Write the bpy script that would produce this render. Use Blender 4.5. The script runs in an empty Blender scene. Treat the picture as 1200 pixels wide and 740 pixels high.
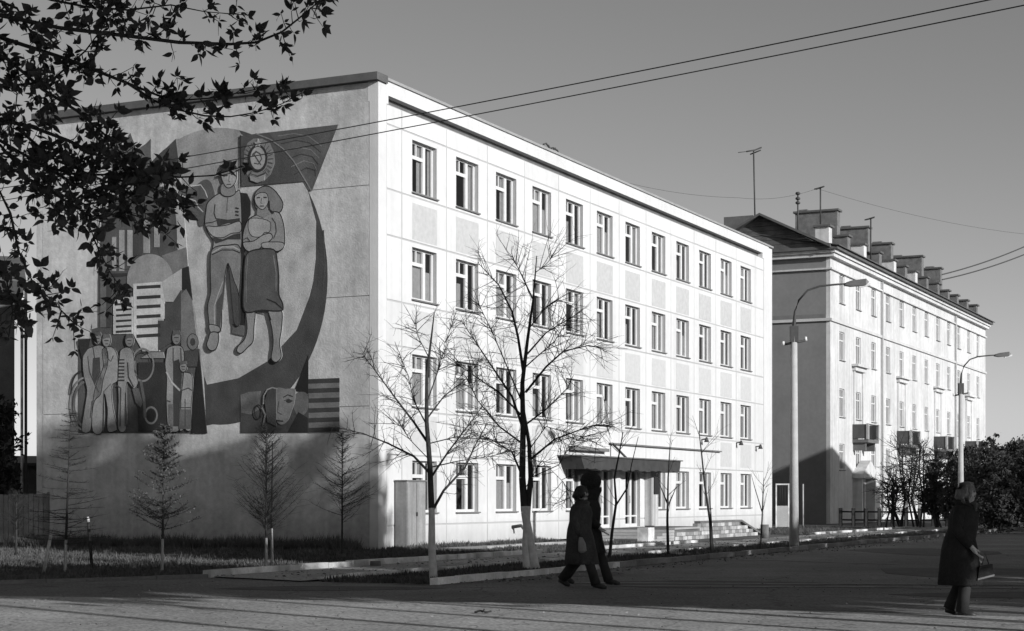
import bpy, bmesh, math, random
from mathutils import Vector, Matrix
import numpy as np
random.seed(7)
R = math.radians
scene = bpy.context.scene
col = scene.collection

# ---------------------------------------------------------------- camera
F = 2032.0            # focal length in photo pixels (photo 1200 x 740)
HZ = 584.0            # horizon row of the photo
CAMH = 1.55
cam_d = bpy.data.cameras.new('camera')
cam = bpy.data.objects.new('camera', cam_d)
col.objects.link(cam)
cam.location = (0, 0, CAMH)
cam.rotation_euler = (R(90), 0, 0)
cam_d.sensor_width = 36
cam_d.lens = F / 1200 * 36
cam_d.shift_y = (HZ - 370) / 1200
cam_d.clip_start = 0.1
cam_d.clip_end = 5000
scene.camera = cam

# ---------------------------------------------------------------- light
SUN_EL = R(18)
SUN_TH = R(44)        # sun stands behind the camera, this far round to the right
sdir = Vector((math.sin(SUN_TH) * math.cos(SUN_EL), -math.cos(SUN_TH) * math.cos(SUN_EL), math.sin(SUN_EL)))
world = bpy.data.worlds.new('World')
scene.world = world
world.use_nodes = True
wn = world.node_tree.nodes; wl = world.node_tree.links
bg = wn['Background']
sky = wn.new('ShaderNodeTexSky')
sky.sky_type = 'NISHITA'; sky.sun_disc = False
sky.sun_elevation = SUN_EL
sky.sun_rotation = math.atan2(sdir.x, sdir.y)
# black and white film behind an orange filter: mostly the red and some green of the sky
sepn = wn.new('ShaderNodeSeparateColor'); wl.new(sky.outputs[0], sepn.inputs[0])
m1 = wn.new('ShaderNodeMath'); m1.operation = 'MULTIPLY'; m1.inputs[1].default_value = .9; wl.new(sepn.outputs[0], m1.inputs[0])
m2 = wn.new('ShaderNodeMath'); m2.operation = 'MULTIPLY_ADD'; m2.inputs[1].default_value = .1; wl.new(sepn.outputs[1], m2.inputs[0]); wl.new(m1.outputs[0], m2.inputs[2])
wl.new(m2.outputs[0], bg.inputs['Color'])
bg.inputs['Strength'].default_value = 0.11
sky.dust_density = 0.6
sun_d = bpy.data.lights.new('sun', 'SUN')
sun_d.energy = 5.0; sun_d.angle = R(0.5); sun_d.color = (1, 1, 1)
sun = bpy.data.objects.new('sun', sun_d)
col.objects.link(sun)
sun.rotation_euler = sdir.to_track_quat('Z', 'Y').to_euler()
scene.view_settings.view_transform = 'Standard'
scene.view_settings.look = 'None'
scene.view_settings.exposure = 0.0
scene.view_settings.gamma = 1.0

# ---------------------------------------------------------------- helpers
def at(px, py=None, Y=None, z=0.0):
    """photo pixel -> world point, on the level z or at the distance Y"""
    if Y is None:
        Y = F * (CAMH - z) / (py - HZ)
        return Vector(((px - 600) / F * Y, Y, z))
    return Vector(((px - 600) / F * Y, Y, CAMH + (HZ - py) * Y / F))

MATS = {}
def mat(name, g, rough=.85, var=.12, scale=1.2, bump=0.0, bscale=30, streak=0, spec=.3, metal=0, g2=None, thr=None, orand=0):
    """grey procedural surface: albedo g, slow mottling, fine grain, optional rain streaks and relief"""
    if name in MATS: return MATS[name]
    m = bpy.data.materials.new(name); m.use_nodes = True
    nt = m.node_tree; N = nt.nodes; L = nt.links
    p = N['Principled BSDF']
    p.inputs['Roughness'].default_value = rough
    p.inputs['Specular IOR Level'].default_value = spec
    p.inputs['Metallic'].default_value = metal
    geo = N.new('ShaderNodeNewGeometry')
    def noise(sc, det=4, vec=None):
        n = N.new('ShaderNodeTexNoise'); n.inputs['Scale'].default_value = sc; n.inputs['Detail'].default_value = det
        L.new(vec or geo.outputs['Position'], n.inputs['Vector']); return n.outputs['Fac']
    def ramp(src, lo, hi, a=.3, b=.7):
        r = N.new('ShaderNodeMapRange'); r.inputs['From Min'].default_value = a; r.inputs['From Max'].default_value = b
        r.inputs['To Min'].default_value = lo; r.inputs['To Max'].default_value = hi
        L.new(src, r.inputs['Value']); return r.outputs[0]
    def mul(a, b):
        q = N.new('ShaderNodeMath'); q.operation = 'MULTIPLY'; L.new(a, q.inputs[0]); L.new(b, q.inputs[1]); return q.outputs[0]
    v = ramp(noise(scale, 5), 1 - var, 1 + var)
    v = mul(v, ramp(noise(scale * 9, 6), 1 - var * .6, 1 + var * .6))
    if streak:
        mp = N.new('ShaderNodeMapping'); mp.inputs['Scale'].default_value = (2.2, 2.2, .12)
        L.new(geo.outputs['Position'], mp.inputs['Vector'])
        v = mul(v, ramp(noise(1.6, 4, mp.outputs[0]), 1 - streak, 1 + streak * .3, .35, .6))
    if orand:
        oi = N.new('ShaderNodeObjectInfo'); v = mul(v, ramp(oi.outputs['Random'], 1 - orand, 1 + orand, 0, 1))
    base = N.new('ShaderNodeMath'); base.operation = 'MULTIPLY'; base.inputs[1].default_value = g
    L.new(v, base.inputs[0]); out = base.outputs[0]
    if g2 is not None:
        mx = N.new('ShaderNodeMix'); mx.data_type = 'FLOAT'
        f = ramp(noise(thr or .5, 6), 0, 1, .45, .58)
        L.new(f, mx.inputs[0]); L.new(out, mx.inputs[2])
        b2 = N.new('ShaderNodeMath'); b2.operation = 'MULTIPLY'; b2.inputs[1].default_value = g2; L.new(v, b2.inputs[0])
        L.new(b2.outputs[0], mx.inputs[3]); out = mx.outputs[0]
    c = N.new('ShaderNodeCombineColor')
    for i in range(3): L.new(out, c.inputs[i])
    L.new(c.outputs[0], p.inputs['Base Color'])
    if bump:
        b = N.new('ShaderNodeBump'); b.inputs['Strength'].default_value = bump; b.inputs['Distance'].default_value = .02
        L.new(noise(bscale, 6), b.inputs['Height']); L.new(b.outputs[0], p.inputs['Normal'])
    MATS[name] = m
    return m

def glass_mat():
    m = bpy.data.materials.new('window_glass'); m.use_nodes = True
    N = m.node_tree.nodes; L = m.node_tree.links
    N.clear()
    o = N.new('ShaderNodeOutputMaterial'); mx = N.new('ShaderNodeMixShader'); t = N.new('ShaderNodeBsdfTransparent')
    gl = N.new('ShaderNodeBsdfGlossy'); gl.inputs['Roughness'].default_value = .04
    t.inputs[0].default_value = (.75, .75, .75, 1)
    fr = N.new('ShaderNodeFresnel'); fr.inputs[0].default_value = 1.5
    L.new(fr.outputs[0], mx.inputs[0]); L.new(t.outputs[0], mx.inputs[1]); L.new(gl.outputs[0], mx.inputs[2]); L.new(mx.outputs[0], o.inputs[0])
    nz = N.new('ShaderNodeTexNoise'); nz.inputs['Scale'].default_value = 1.4; gg = N.new('ShaderNodeNewGeometry'); L.new(gg.outputs['Position'], nz.inputs['Vector'])
    bp = N.new('ShaderNodeBump'); bp.inputs['Strength'].default_value = .35; bp.inputs['Distance'].default_value = .05; L.new(nz.outputs['Fac'], bp.inputs['Height']); L.new(bp.outputs[0], gl.inputs['Normal'])
    MATS['window_glass'] = m
    return m
glass = glass_mat()

class MB:
    def __init__(s): s.v = []; s.f = []; s.mi = []; s.mats = []; s.cur = 0; s.smooth = []
    def use(s, m):
        if m not in s.mats: s.mats.append(m)
        s.cur = s.mats.index(m); return s
    def add(s, vs, fs, smooth=False):
        b = len(s.v); s.v += [tuple(v) for v in vs]
        for f in fs: s.f.append(tuple(b + i for i in f)); s.mi.append(s.cur); s.smooth.append(smooth)
        return s
    def box(s, x0, x1, y0, y1, z0, z1):
        vs = [(x, y, z) for x in (x0, x1) for y in (y0, y1) for z in (z0, z1)]
        return s.add(vs, [(0, 1, 3, 2), (4, 6, 7, 5), (0, 4, 5, 1), (2, 3, 7, 6), (0, 2, 6, 4), (1, 5, 7, 3)])
    def prism(s, pts, vec):
        n = len(pts); vec = Vector(vec)
        vs = [Vector(p) for p in pts] + [Vector(p) + vec for p in pts]
        fs = [tuple(range(n))[::-1], tuple(range(n, 2 * n))] + [(i, (i + 1) % n, n + (i + 1) % n, n + i) for i in range(n)]
        return s.add(vs, fs)
    def tube(s, pts, radii, seg=8, cap=True, smooth=True):
        pts = [Vector(p) for p in pts]
        if not hasattr(radii, '__len__'): radii = [radii] * len(pts)
        vs = []; n = len(pts)
        for i, p in enumerate(pts):
            d = (pts[min(i + 1, n - 1)] - pts[max(i - 1, 0)])
            if d.length < 1e-9: d = Vector((0, 0, 1))
            d.normalize()
            u = d.cross(Vector((0, 0, 1))) if abs(d.z) < .9 else d.cross(Vector((1, 0, 0)))
            u.normalize(); w = d.cross(u)
            for k in range(seg):
                a = 2 * math.pi * k / seg
                vs.append(p + (u * math.cos(a) + w * math.sin(a)) * radii[i])
        fs = [(i * seg + k, i * seg + (k + 1) % seg, (i + 1) * seg + (k + 1) % seg, (i + 1) * seg + k) for i in range(n - 1) for k in range(seg)]
        if cap and seg > 3: fs += [tuple(range(seg))[::-1], tuple(range((n - 1) * seg, n * seg))]
        return s.add(vs, fs, smooth)
    def loft(s, rings, seg=16, fold=0):
        """rings: (cx, cy, cz, rx, ry)"""
        vs = []
        for (x, y, z, a, b) in rings:
            for k in range(seg):
                t = 2 * math.pi * k / seg; q = 1 + fold * min(1, max(0, (1.3 - z))) * (math.sin(5 * t + 1 + 2 * z) + .6 * math.sin(9 * t - 3 * z)); vs.append((x + a * q * math.cos(t), y + b * q * math.sin(t), z))
        n = len(rings)
        fs = [(i * seg + k, i * seg + (k + 1) % seg, (i + 1) * seg + (k + 1) % seg, (i + 1) * seg + k) for i in range(n - 1) for k in range(seg)]
        fs += [tuple(range(seg))[::-1], tuple(range((n - 1) * seg, n * seg))]
        return s.add(vs, fs, True)
    def ball(s, c, rx, ry, rz, seg=12, rings=8, jit=0):
        vs = []; c = Vector(c)
        for i in range(rings + 1):
            ph = math.pi * i / rings
            for k in range(seg):
                t = 2 * math.pi * k / seg; j = 1 + random.uniform(-jit, jit)
                vs.append(c + Vector((rx * math.sin(ph) * math.cos(t), ry * math.sin(ph) * math.sin(t), rz * math.cos(ph))) * j)
        fs = [(i * seg + k, (i + 1) * seg + k, (i + 1) * seg + (k + 1) % seg, i * seg + (k + 1) % seg) for i in range(rings) for k in range(seg)]
        return s.add(vs, fs, True)
    def mesh(s, name):
        me = bpy.data.meshes.new(name); me.from_pydata(s.v, [], s.f); me.update()
        for m in s.mats: me.materials.append(m)
        me.polygons.foreach_set('material_index', s.mi); me.polygons.foreach_set('use_smooth', s.smooth)
        return me
    def build(s, name, m=None, parent=None, loc=(0, 0, 0), recalc=True):
        if m is not None: s.mats = [m]; s.mi = [0] * len(s.f)
        me = s.mesh(name)
        if recalc and len(s.f) < 60000:
            bm = bmesh.new(); bm.from_mesh(me); bmesh.ops.recalc_face_normals(bm, faces=bm.faces); bm.to_mesh(me); bm.free()
        return link(name, me, parent, loc)

def link(name, me, parent=None, loc=(0, 0, 0), rz=0):
    o = bpy.data.objects.new(name, me); col.objects.link(o)
    o.location = loc; o.rotation_euler = (0, 0, rz)
    if parent: o.parent = parent
    return o
def tag(o, label=None, cat=None, group=None, kind=None):
    if label: o['label'] = label
    if cat: o['category'] = cat
    if group: o['group'] = group
    if kind: o['kind'] = kind
    return o
def thing(name, label, cat, loc=(0, 0, 0), rz=0, group=None):
    return tag(link(name, None, None, loc, rz), label, cat, group)
kids = {}
def copy_tree(o, parent=None, loc=None):
    c = o.copy(); col.objects.link(c); c.parent = parent
    if loc is not None: c.location = loc
    for ch in list(o.children): copy_tree(ch, c)
    return c

# ---------------------------------------------------------------- materials
M_white = mat('facade_whitewash', .60, .9, .05, .45, .4, 40, streak=.05, orand=.035)
M_mortar = mat('panel_joint', .40, .95, .05, 2)
M_inset = mat('spandrel_render', .46, .95, .08, 6, .6, 60)
M_endwall = mat('end_wall_stucco', .50, .95, .20, .7, .5, 18, streak=.10)
def base_darken(m, ztop, dark):  # makes the colour unevenly darker towards the ground
    nt = m.node_tree; N = nt.nodes; L = nt.links; p = N['Principled BSDF']; lk = p.inputs['Base Color'].links[0]; src = lk.from_socket; L.remove(lk)
    geo = N.new('ShaderNodeNewGeometry'); sp = N.new('ShaderNodeSeparateXYZ'); L.new(geo.outputs['Position'], sp.inputs[0])
    nz = N.new('ShaderNodeTexNoise'); nz.inputs['Scale'].default_value = .9; nz.inputs['Detail'].default_value = 6; L.new(geo.outputs['Position'], nz.inputs['Vector'])
    ma = N.new('ShaderNodeMath'); ma.operation = 'MULTIPLY_ADD'; ma.inputs[1].default_value = -1.6 * ztop; L.new(nz.outputs['Fac'], ma.inputs[0]); L.new(sp.outputs[2], ma.inputs[2])
    mr = N.new('ShaderNodeMapRange'); mr.inputs['From Min'].default_value = -.8 * ztop; mr.inputs['From Max'].default_value = .35 * ztop; mr.inputs['To Min'].default_value = dark; mr.inputs['To Max'].default_value = 1; L.new(ma.outputs[0], mr.inputs['Value'])
    mx = N.new('ShaderNodeMixRGB'); mx.blend_type = 'MULTIPLY'; mx.inputs[0].default_value = 1; L.new(src, mx.inputs[1]); L.new(mr.outputs[0], mx.inputs[2]); L.new(mx.outputs[0], p.inputs['Base Color'])
base_darken(M_white, .9, .72); base_darken(M_endwall, 1.4, .62)
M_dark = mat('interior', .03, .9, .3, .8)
M_frame = mat('window_paint', .62, .5, .05, 4)
M_sill = mat('sill_metal', .16, .6, .1, 3)
M_curtain = mat('curtain_cloth', .38, .95, .1, 8)
M_coping = mat('roof_felt', .10, .8, .15, 2)
M_copmet = mat('coping_sheet', .30, .6, .1, 2)
M_wood = mat('dark_fascia', .05, .8, .2, 3)
M_conc = mat('concrete', .34, .95, .12, 1.5, .4, 25)
M_conc_d = mat('dark_concrete', .13, .95, .2, 1.5, .4, 25)
M_asph = mat('old_asphalt', .13, .95, .18, .35, .5, 18, g2=.17, thr=.16)
def crack(m, sc=.35, dark=.45, w=.012):
    nt = m.node_tree; N = nt.nodes; L = nt.links; p = N['Principled BSDF']
    lk = p.inputs['Base Color'].links[0]; src = lk.from_socket; L.remove(lk)
    geo = N.new('ShaderNodeNewGeometry'); nz = N.new('ShaderNodeTexNoise'); nz.inputs['Scale'].default_value = 1.3; nz.inputs['Detail'].default_value = 5
    L.new(geo.outputs['Position'], nz.inputs['Vector'])
    ad = N.new('ShaderNodeMixRGB'); ad.blend_type = 'ADD'; ad.inputs[0].default_value = .9; L.new(geo.outputs['Position'], ad.inputs[1]); L.new(nz.outputs['Color'], ad.inputs[2])
    v = N.new('ShaderNodeTexVoronoi'); v.feature = 'DISTANCE_TO_EDGE'; v.inputs['Scale'].default_value = sc; L.new(ad.outputs[0], v.inputs['Vector'])
    mr = N.new('ShaderNodeMapRange'); mr.inputs['From Min'].default_value = 0; mr.inputs['From Max'].default_value = w; mr.inputs['To Min'].default_value = dark; mr.inputs['To Max'].default_value = 1; L.new(v.outputs['Distance'], mr.inputs['Value'])
    g_ = N.new('ShaderNodeTexNoise'); g_.inputs['Scale'].default_value = 22; g_.inputs['Detail'].default_value = 3; L.new(geo.outputs['Position'], g_.inputs['Vector'])
    gm = N.new('ShaderNodeMapRange'); gm.inputs['From Min'].default_value = .35; gm.inputs['From Max'].default_value = .65; gm.inputs['To Min'].default_value = .62; gm.inputs['To Max'].default_value = 1.38; L.new(g_.outputs['Fac'], gm.inputs['Value'])
    mm = N.new('ShaderNodeMath'); mm.operation = 'MULTIPLY'; L.new(mr.outputs[0], mm.inputs[0]); L.new(gm.outputs[0], mm.inputs[1])
    mx = N.new('ShaderNodeMixRGB'); mx.blend_type = 'MULTIPLY'; mx.inputs[0].default_value = 1; L.new(src, mx.inputs[1]); L.new(mm.outputs[0], mx.inputs[2]); L.new(mx.outputs[0], p.inputs['Base Color'])
crack(M_asph)
M_pave = mat('trodden_pavement', .26, .95, .12, .5, .4, 14, g2=.33, thr=.3)
crack(M_pave, .5)
M_kerb = mat('whitewashed_kerb', .66, .95, .15, 2, .3, 20, g2=.38, thr=1.1, orand=.15)
M_soil = mat('soil', .07, 1, .3, 1.2, .8, 12, g2=.12, thr=.7)
M_grass = mat('grass_blades', .085, 1, .35, 2)
M_bark = mat('bark', .035, .95, .25, 9, .5, 40)
M_lime = mat('limewashed_bark', .55, .95, .15, 9, .4, 30)
M_leaf = mat('young_leaf', .045, .6, .2, 30)
M_needle = mat('needles', .12, .9, .3, 6)
M_iron = mat('dark_iron', .05, .6, .15, 8)
M_steel = mat('galvanised', .35, .5, .1, 6, metal=0)
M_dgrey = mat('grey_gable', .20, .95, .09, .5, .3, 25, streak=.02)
M_brick = mat('grey_brick', .14, .95, .25, 3, .4, 20)

# ---------------------------------------------------------------- frame of the street front
h0 = F * CAMH / 61
AX, AY = (443 - 600) / F * h0, h0
D1 = Vector((.4337, .9011, 0)); N1 = Vector((.9011, -.4337, 0))
ANG = math.atan2(.9011, .4337)
def FP(t, n, z=0): return Vector((AX, AY, 0)) + D1 * t + N1 * n + Vector((0, 0, z))

# ================================================================ SETTING: ground
g = MB()
g.add([(-1500, -600, 0), (1500, -600, 0), (1500, 2600, 0), (-1500, 2600, 0)], [(0, 1, 2, 3)])
tag(g.build('ground', M_soil), kind='structure')
def sheet(name, pts, z, m, kind='structure'):
    b = MB(); b.prism([(p[0], p[1], z - .003) for p in pts], (0, 0, .003))
    o = b.build(name, m); o['kind'] = kind; return o
NR = 11.35   # road-side kerb line of the avenue, metres out from the facade
# avenue and cross street in one asphalt sheet
road = [FP(-18, NR), FP(260, NR), FP(260, 60), FP(-18, 60), (70, -30), (-60, -30), (-60, 30.4), (-9.4, 30.9), (-5.9, 33.6)]
road = [(p[0], p[1]) for p in road]
tag(sheet('road', road, .008, M_asph))
walk = [FP(-17.0, 6.1), FP(-1.2, 6.1), FP(120, 6.1), FP(120, 8.5), FP(-17.8, 8.7)]
sheet('sidewalk', [(p[0], p[1]) for p in walk], .035, M_pave)
sheet('near_pavement', [(-40, 26.9), (-7.6, 26.9), (0, 25.2), (6.4, 22.3), (40, 8), (40, -20), (-40, -20)], .030, M_pave)
sheet('path', [(p[0], p[1]) for p in (FP(2, .9), FP(12, .9), FP(12, 2.6), FP(2, 2.6))], .02, M_pave)
sheet('path', [(-60, 42), (-13, 44.2), (-9, 45.5), (-9, 47.6), (-13.2, 46.3), (-60, 44)], .02, M_pave)
sheet('path', [(p[0], p[1]) for p in (FP(44, -6), FP(48, -6), FP(48, 10.9), FP(44, 10.9))], .03, M_pave)

rp = random.Random(12)
for (x, y, rx, ry) in ((3.5, 31, 2.4, 1.4), (-3.2, 29.6, 2.0, .8), (9.5, 36, 2.2, 2.6), (1.5, 35.5, .9, 1.6), (12, 50, 2.0, 4.0), (8.5, 27.5, 2.6, .9)):
    n = 11; P = [(x + rx * math.cos(6.283 * i / n) * rp.uniform(.75, 1.1), y + ry * math.sin(6.283 * i / n) * rp.uniform(.75, 1.1)) for i in range(n)]
    sheet('asphalt_patch', P, .014, mat('tar_patch', .075, .9, .25, 2, .5, 30))
for (x0, y0, x1, y1) in ((1, 30.4, 12, 29.2), (1, 31.4, 12, 30.3), (4, 45, 9, 40)):
    sheet('pale_strip', [(x0, y0), (x1, y1), (x1, y1 + .24), (x0, y0 + .24)], .018, mat('pale_asphalt', .24, .95, .3, .8, .3, 30))  # narrow strips paler than the asphalt around them
# kerbs, stone by stone
def kerb(line, m=M_kerb, hh=.13, w=.16, L=1.0, white=None, zbase=0.0):
    root = link('kerb', None); root['kind'] = 'structure'
    for a, b in zip(line[:-1], line[1:]):
        a = Vector((a[0], a[1], 0)); b = Vector((b[0], b[1], 0)); d = b - a; n = max(1, round(d.length / L)); d /= n
        rz = math.atan2(d.y, d.x)
        k = MB(); k.box(.006, d.length - .006, -w / 2, w / 2, -.05, hh)
        me = k.mesh('kerb_stone')
        for i in range(n):
            p = a + d * i
            o = link('kerb_stone', me, root, (p.x, p.y, zbase + random.uniform(-.012, .012)), rz + random.uniform(-.006, .006))
            me2 = m
            if white is not None and not white(i):
                me2 = M_conc_d
            if not me.materials: me.materials.append(m)
            if me2 is not m:
                o.material_slots[0].link = 'OBJECT'; o.material_slots[0].material = me2
    return root
kerb([FP(-17.6, NR), FP(-9, NR)])
kerb([FP(-9, NR), FP(90, NR)], m=mat('grey_kerb', .17, .95, .25, 1.5, .3, 20, orand=.3))
kerb([FP(-17.0, 8.62), FP(0, 8.62), FP(60, 8.62)], hh=.09, w=.1)
kerb([(-5.9, 33.5), FP(-15.6, 5.95), FP(-1.4, 5.95)], hh=.15, w=.18)
kerb([(-40, 30.6), (-9.4, 31.0), (-5.9, 33.5)], m=M_conc_d, hh=.08)
kerb([FP(1.0, 5.95), FP(11.4, 5.95)], hh=.12, w=.16)
kerb([FP(25.5, 5.95), FP(42, 5.95)], hh=.12, w=.16)
kerb([FP(1.5, 2.8), FP(11.4, 2.8)], m=M_conc, hh=.12)
kerb([FP(49, 8.5), FP(49, 11.0), FP(70, 12.5)], hh=.15, w=.2)

# grass
def in_poly(x, y, P):
    c = False; j = len(P) - 1
    for i in range(len(P)):
        if (P[i][1] > y) != (P[j][1] > y) and x < (P[j][0] - P[i][0]) * (y - P[i][1]) / (P[j][1] - P[i][1]) + P[i][0]: c = not c
        j = i
    return c
def grass(name, P, n, hmin, hmax, m=M_grass, w=.02):
    b = MB(); xs = [p[0] for p in P]; ys = [p[1] for p in P]; k = 0; rnd = random.Random(len(P) * 31 + n)
    while k < n:
        x = rnd.uniform(min(xs), max(xs)); y = rnd.uniform(min(ys), max(ys))
        if not in_poly(x, y, P): continue
        k += 1
        dens = math.sin(x * 1.7 + y) * math.cos(y * 1.1 - x * .6)
        hb = hmin + (hmax - hmin) * rnd.random() ** 2 * (.6 + .4 * dens)
        for _ in range(4):
            a = rnd.uniform(0, 6.28); lx, ly = math.cos(a), math.sin(a); bx, by = x + rnd.uniform(-.08, .08), y + rnd.uniform(-.08, .08)
            hh = hb * rnd.uniform(.6, 1.1); le = hh * .5
            b.add([(bx - ly * w, by + lx * w, 0), (bx + ly * w, by - lx * w, 0), (bx + lx * le, by + ly * le, hh)], [(0, 1, 2)])
    o = b.build(name, m, recalc=False); o['kind'] = 'stuff'; return o
P1 = [(-15.5, 45), (-9, 34.5), (-6.2, 34.3), (FP(-14.5, 5.7).x, FP(-14.5, 5.7).y), (FP(-.5, 5.7).x, FP(-.5, 5.7).y), (FP(-.5, .3).x, FP(-.5, .3).y), (-15.5, 56.5)]
grass('grass', P1, 16000, .05, .22)
P1b = [(-15.7, 56.4), (AX - .5, AY - .4), (AX - .7, AY - 1.6), (-16, 54.6)]
grass('tall_grass', P1b, 5000, .25, .6)
P2 = [FP(-17.4, 8.8), FP(-17.4, 11.1), FP(34, 11.1), FP(34, 8.8)]
grass('grass', [(p.x, p.y) for p in P2], 14000, .04, .18)
P3 = [FP(-.4, 2.9), FP(-.4, 5.7), FP(11.5, 5.7), FP(11.5, 2.9)]
grass('grass', [(p.x, p.y) for p in P3], 3500, .05, .2)
P4 = [FP(0, .1), FP(0, .8), FP(11.5, .8), FP(11.5, .1)]
grass('grass', [(p.x, p.y) for p in P4], 1200, .1, .3)
P5 = [FP(26, .3), FP(26, 5.6), FP(43, 5.6), FP(43, .3)]
grass('grass', [(p.x, p.y) for p in P5], 5000, .05, .25)
P6 = [(-16, 38), (-16, 31.3), (-9.4, 31.3), (-6.1, 33.9), (-9, 36)]
grass('grass', P6, 5000, .04, .15)

# ================================================================ OFFICE BUILDING (local: x along street front, y inward, z up)
BL, BD, BH = 39.3, 12.75, 14.15
bld = thing('office_building', 'white four storey panel building with a big mural on its windowless grey end wall', 'building', (AX, AY, 0), ANG)
PIT = 2.925; W0 = 2.10; WW, WH = 1.60, 1.61
rows = [1.10, 4.39, 7.70, 11.01]             # window bottoms
doors = (5, 6)
# inner body: backing of the joints + dark rooms
b = MB()
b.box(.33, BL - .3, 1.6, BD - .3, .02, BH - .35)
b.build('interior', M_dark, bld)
b = MB()
b.box(.30, BL - .2, .30, 1.5, 13.30, 13.60)
b.box(.30, BL - .2, .30, 1.5, 3.55, 3.62); b.box(.30, BL - .2, .30, 1.5, 6.85, 6.92); b.box(.30, BL - .2, .30, 1.5, 10.2, 10.27)
for k in range(13):
    x = W0 + WW / 2 + PIT * (k - .5); b.box(x - .05, x + .05, .30, 1.5, .02, 13.2)
b.build('partition', mat('room_wall', .3, .9, .05, 1), bld)
# backing grid (seen in the joints)
b = MB().use(M_mortar)
xb = [.06] + [W0 + PIT * k for k in range(12)]
for k in range(13):
    x0 = .06 if k == 0 else W0 + PIT * (k - 1) + WW
    x1 = W0 + PIT * k if k < 12 else BL - .06
    b.box(x0 + (.0), x1, .014, .29, .05, 13.40)
for k in range(12):
    x0 = W0 + PIT * k; x1 = x0 + WW
    zs = [(.05, rows[0]), (rows[0] + WH, rows[1]), (rows[1] + WH, rows[2]), (rows[2] + WH, rows[3]), (rows[3] + WH, 13.40)]
    for i, (z0, z1) in enumerate(zs):
        if k in doors and i == 0: z0, z1 = .05, .40
        b.box(x0, x1, .014, .29, z0, z1)
b.build('wall', None, bld)
# outer panels
J = .055
def panel(x0, x1, z0, z1, hole=None, m=M_white, name='wall_panel', y0=0.0, y1=.03):
    p = MB()
    x0 += J / 2; x1 -= J / 2; z0 += J / 2; z1 -= J / 2
    ox, oz = x0, z0
    if hole:
        a, c, d, e = hole
        for q in ((x0, a, z0, z1), (c, x1, z0, z1), (a, c, z0, d), (a, c, e, z1)):
            if q[1] - q[0] > .01 and q[3] - q[2] > .01: p.box(q[0], q[1], y0, y1, q[2], q[3])
    else: p.box(x0, x1, y0, y1, z0, z1)
    return p.build(name, m, bld, (0, random.uniform(-.004, .004), 0), recalc=False)
zjoint = [.02, .72, 2.86, 4.23, 6.17, 7.52, 9.47, 10.86, 12.80, 13.40]
def bay(k): c = W0 + WW / 2 + PIT * k; return c - PIT / 2, c + PIT / 2
xe = [(.50, bay(0)[0])] + [bay(k) for k in range(12)] + [(bay(11)[1], 37.9)]
for i in range(len(zjoint) - 1):
    z0, z1 = zjoint[i], zjoint[i + 1]
    for k, (x0, x1) in enumerate(xe):
        hole = None
        if 1 <= k <= 12:
            wx = W0 + PIT * (k - 1)
            if i in (1, 3, 5, 7): hole = (wx, wx + WW, rows[(i - 1) // 2], rows[(i - 1) // 2] + WH)
            if (k - 1) in doors:
                if i == 0: hole = (wx, wx + WW, .40, z1)
                if i == 1: hole = (wx, wx + WW, z0, 2.71)
        if hole and i in (0,): panel(x0, x1, z0, z1, (hole[0], hole[1], .40, 1e-9 + z1 - J / 2))
        elif hole and (k - 1) in doors and i == 1: panel(x0, x1, z0, z1, (hole[0], hole[1], z0 + J / 2, hole[3]))
        else: panel(x0, x1, z0, z1, hole)
# corner strips (run the full height, slightly proud)
b = MB(); b.box(-.004, .49, -.012, .29, .0, 13.40); b.build('corner_strip', M_white, bld)
b = MB(); b.box(37.92, 38.72, -.012, .29, .0, 13.40); b.box(38.74, BL, .0, .35, .0, BH - .12); b.build('corner_strip', M_white, bld)
# parapet with the recessed shadow slot below it
b = MB(); b.box(-.004, 38.72, -.012, .35, 13.66, BH - .06); b.box(-.004, .60, -.012, .35, 13.40, 13.66); b.box(37.7, 38.72, -.012, .35, 13.40, 13.66)
b.build('parapet', M_white, bld)
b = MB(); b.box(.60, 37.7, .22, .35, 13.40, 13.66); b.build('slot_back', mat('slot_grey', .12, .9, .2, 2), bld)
b = MB(); b.box(-.05, BL + .03, -.07, .5, BH - .06, BH + .02); b.build('coping', M_copmet, bld)
b = MB(); b.box(-.20, .45, -.085, BD + .3, BH - .17, BH + .06); b.build('coping', M_coping, bld)
b = MB(); b.box(.4, BL, .45, BD, BH - .4, BH - .05); b.build('roof', M_coping, bld)
# end wall in tall panels with faint horizontal joints
zz = [0, 4.30, 7.60, 10.90, BH - .17]
for i in range(4):
    b = MB(); b.box(0, .27, .30, BD, zz[i] + (.012 if i else 0), zz[i + 1] - .012)
    b.build('end_wall_panel', M_endwall, bld)
b = MB(); b.box(.02, .26, .30, BD - .02, .0, BH - .2); b.build('wall', M_mortar, bld)
b = MB(); b.box(0, BL, BD - .02, BD + .25, 0, BH - .1); b.build('wall', M_endwall, bld)
b = MB(); b.box(BL - .3, BL - .01, .36, BD - .03, 0, BH - .4); b.build('wall', M_endwall, bld)
# spandrel insets of rough render
b = MB(); b.box(0, WW, -.008, .02, 0, 1.12); me_in = b.mesh('spandrel_inset'); me_in.materials.append(M_inset)
b = MB(); b.box(0, WW, -.008, .02, 0, 1.12); me_in2 = b.mesh('spandrel_inset'); me_in2.materials.append(mat('spandrel_render_pale', .50, .95, .06, 6, .6, 60))
for k in range(12):
    for i, z in enumerate((9.55, 6.25, 2.96)):
        if i == 2 and 5 <= k <= 9: continue
        link('spandrel_inset', me_in if i == 0 else me_in2, bld, (W0 + PIT * k, 0, z if i < 2 else 3.0))

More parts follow.
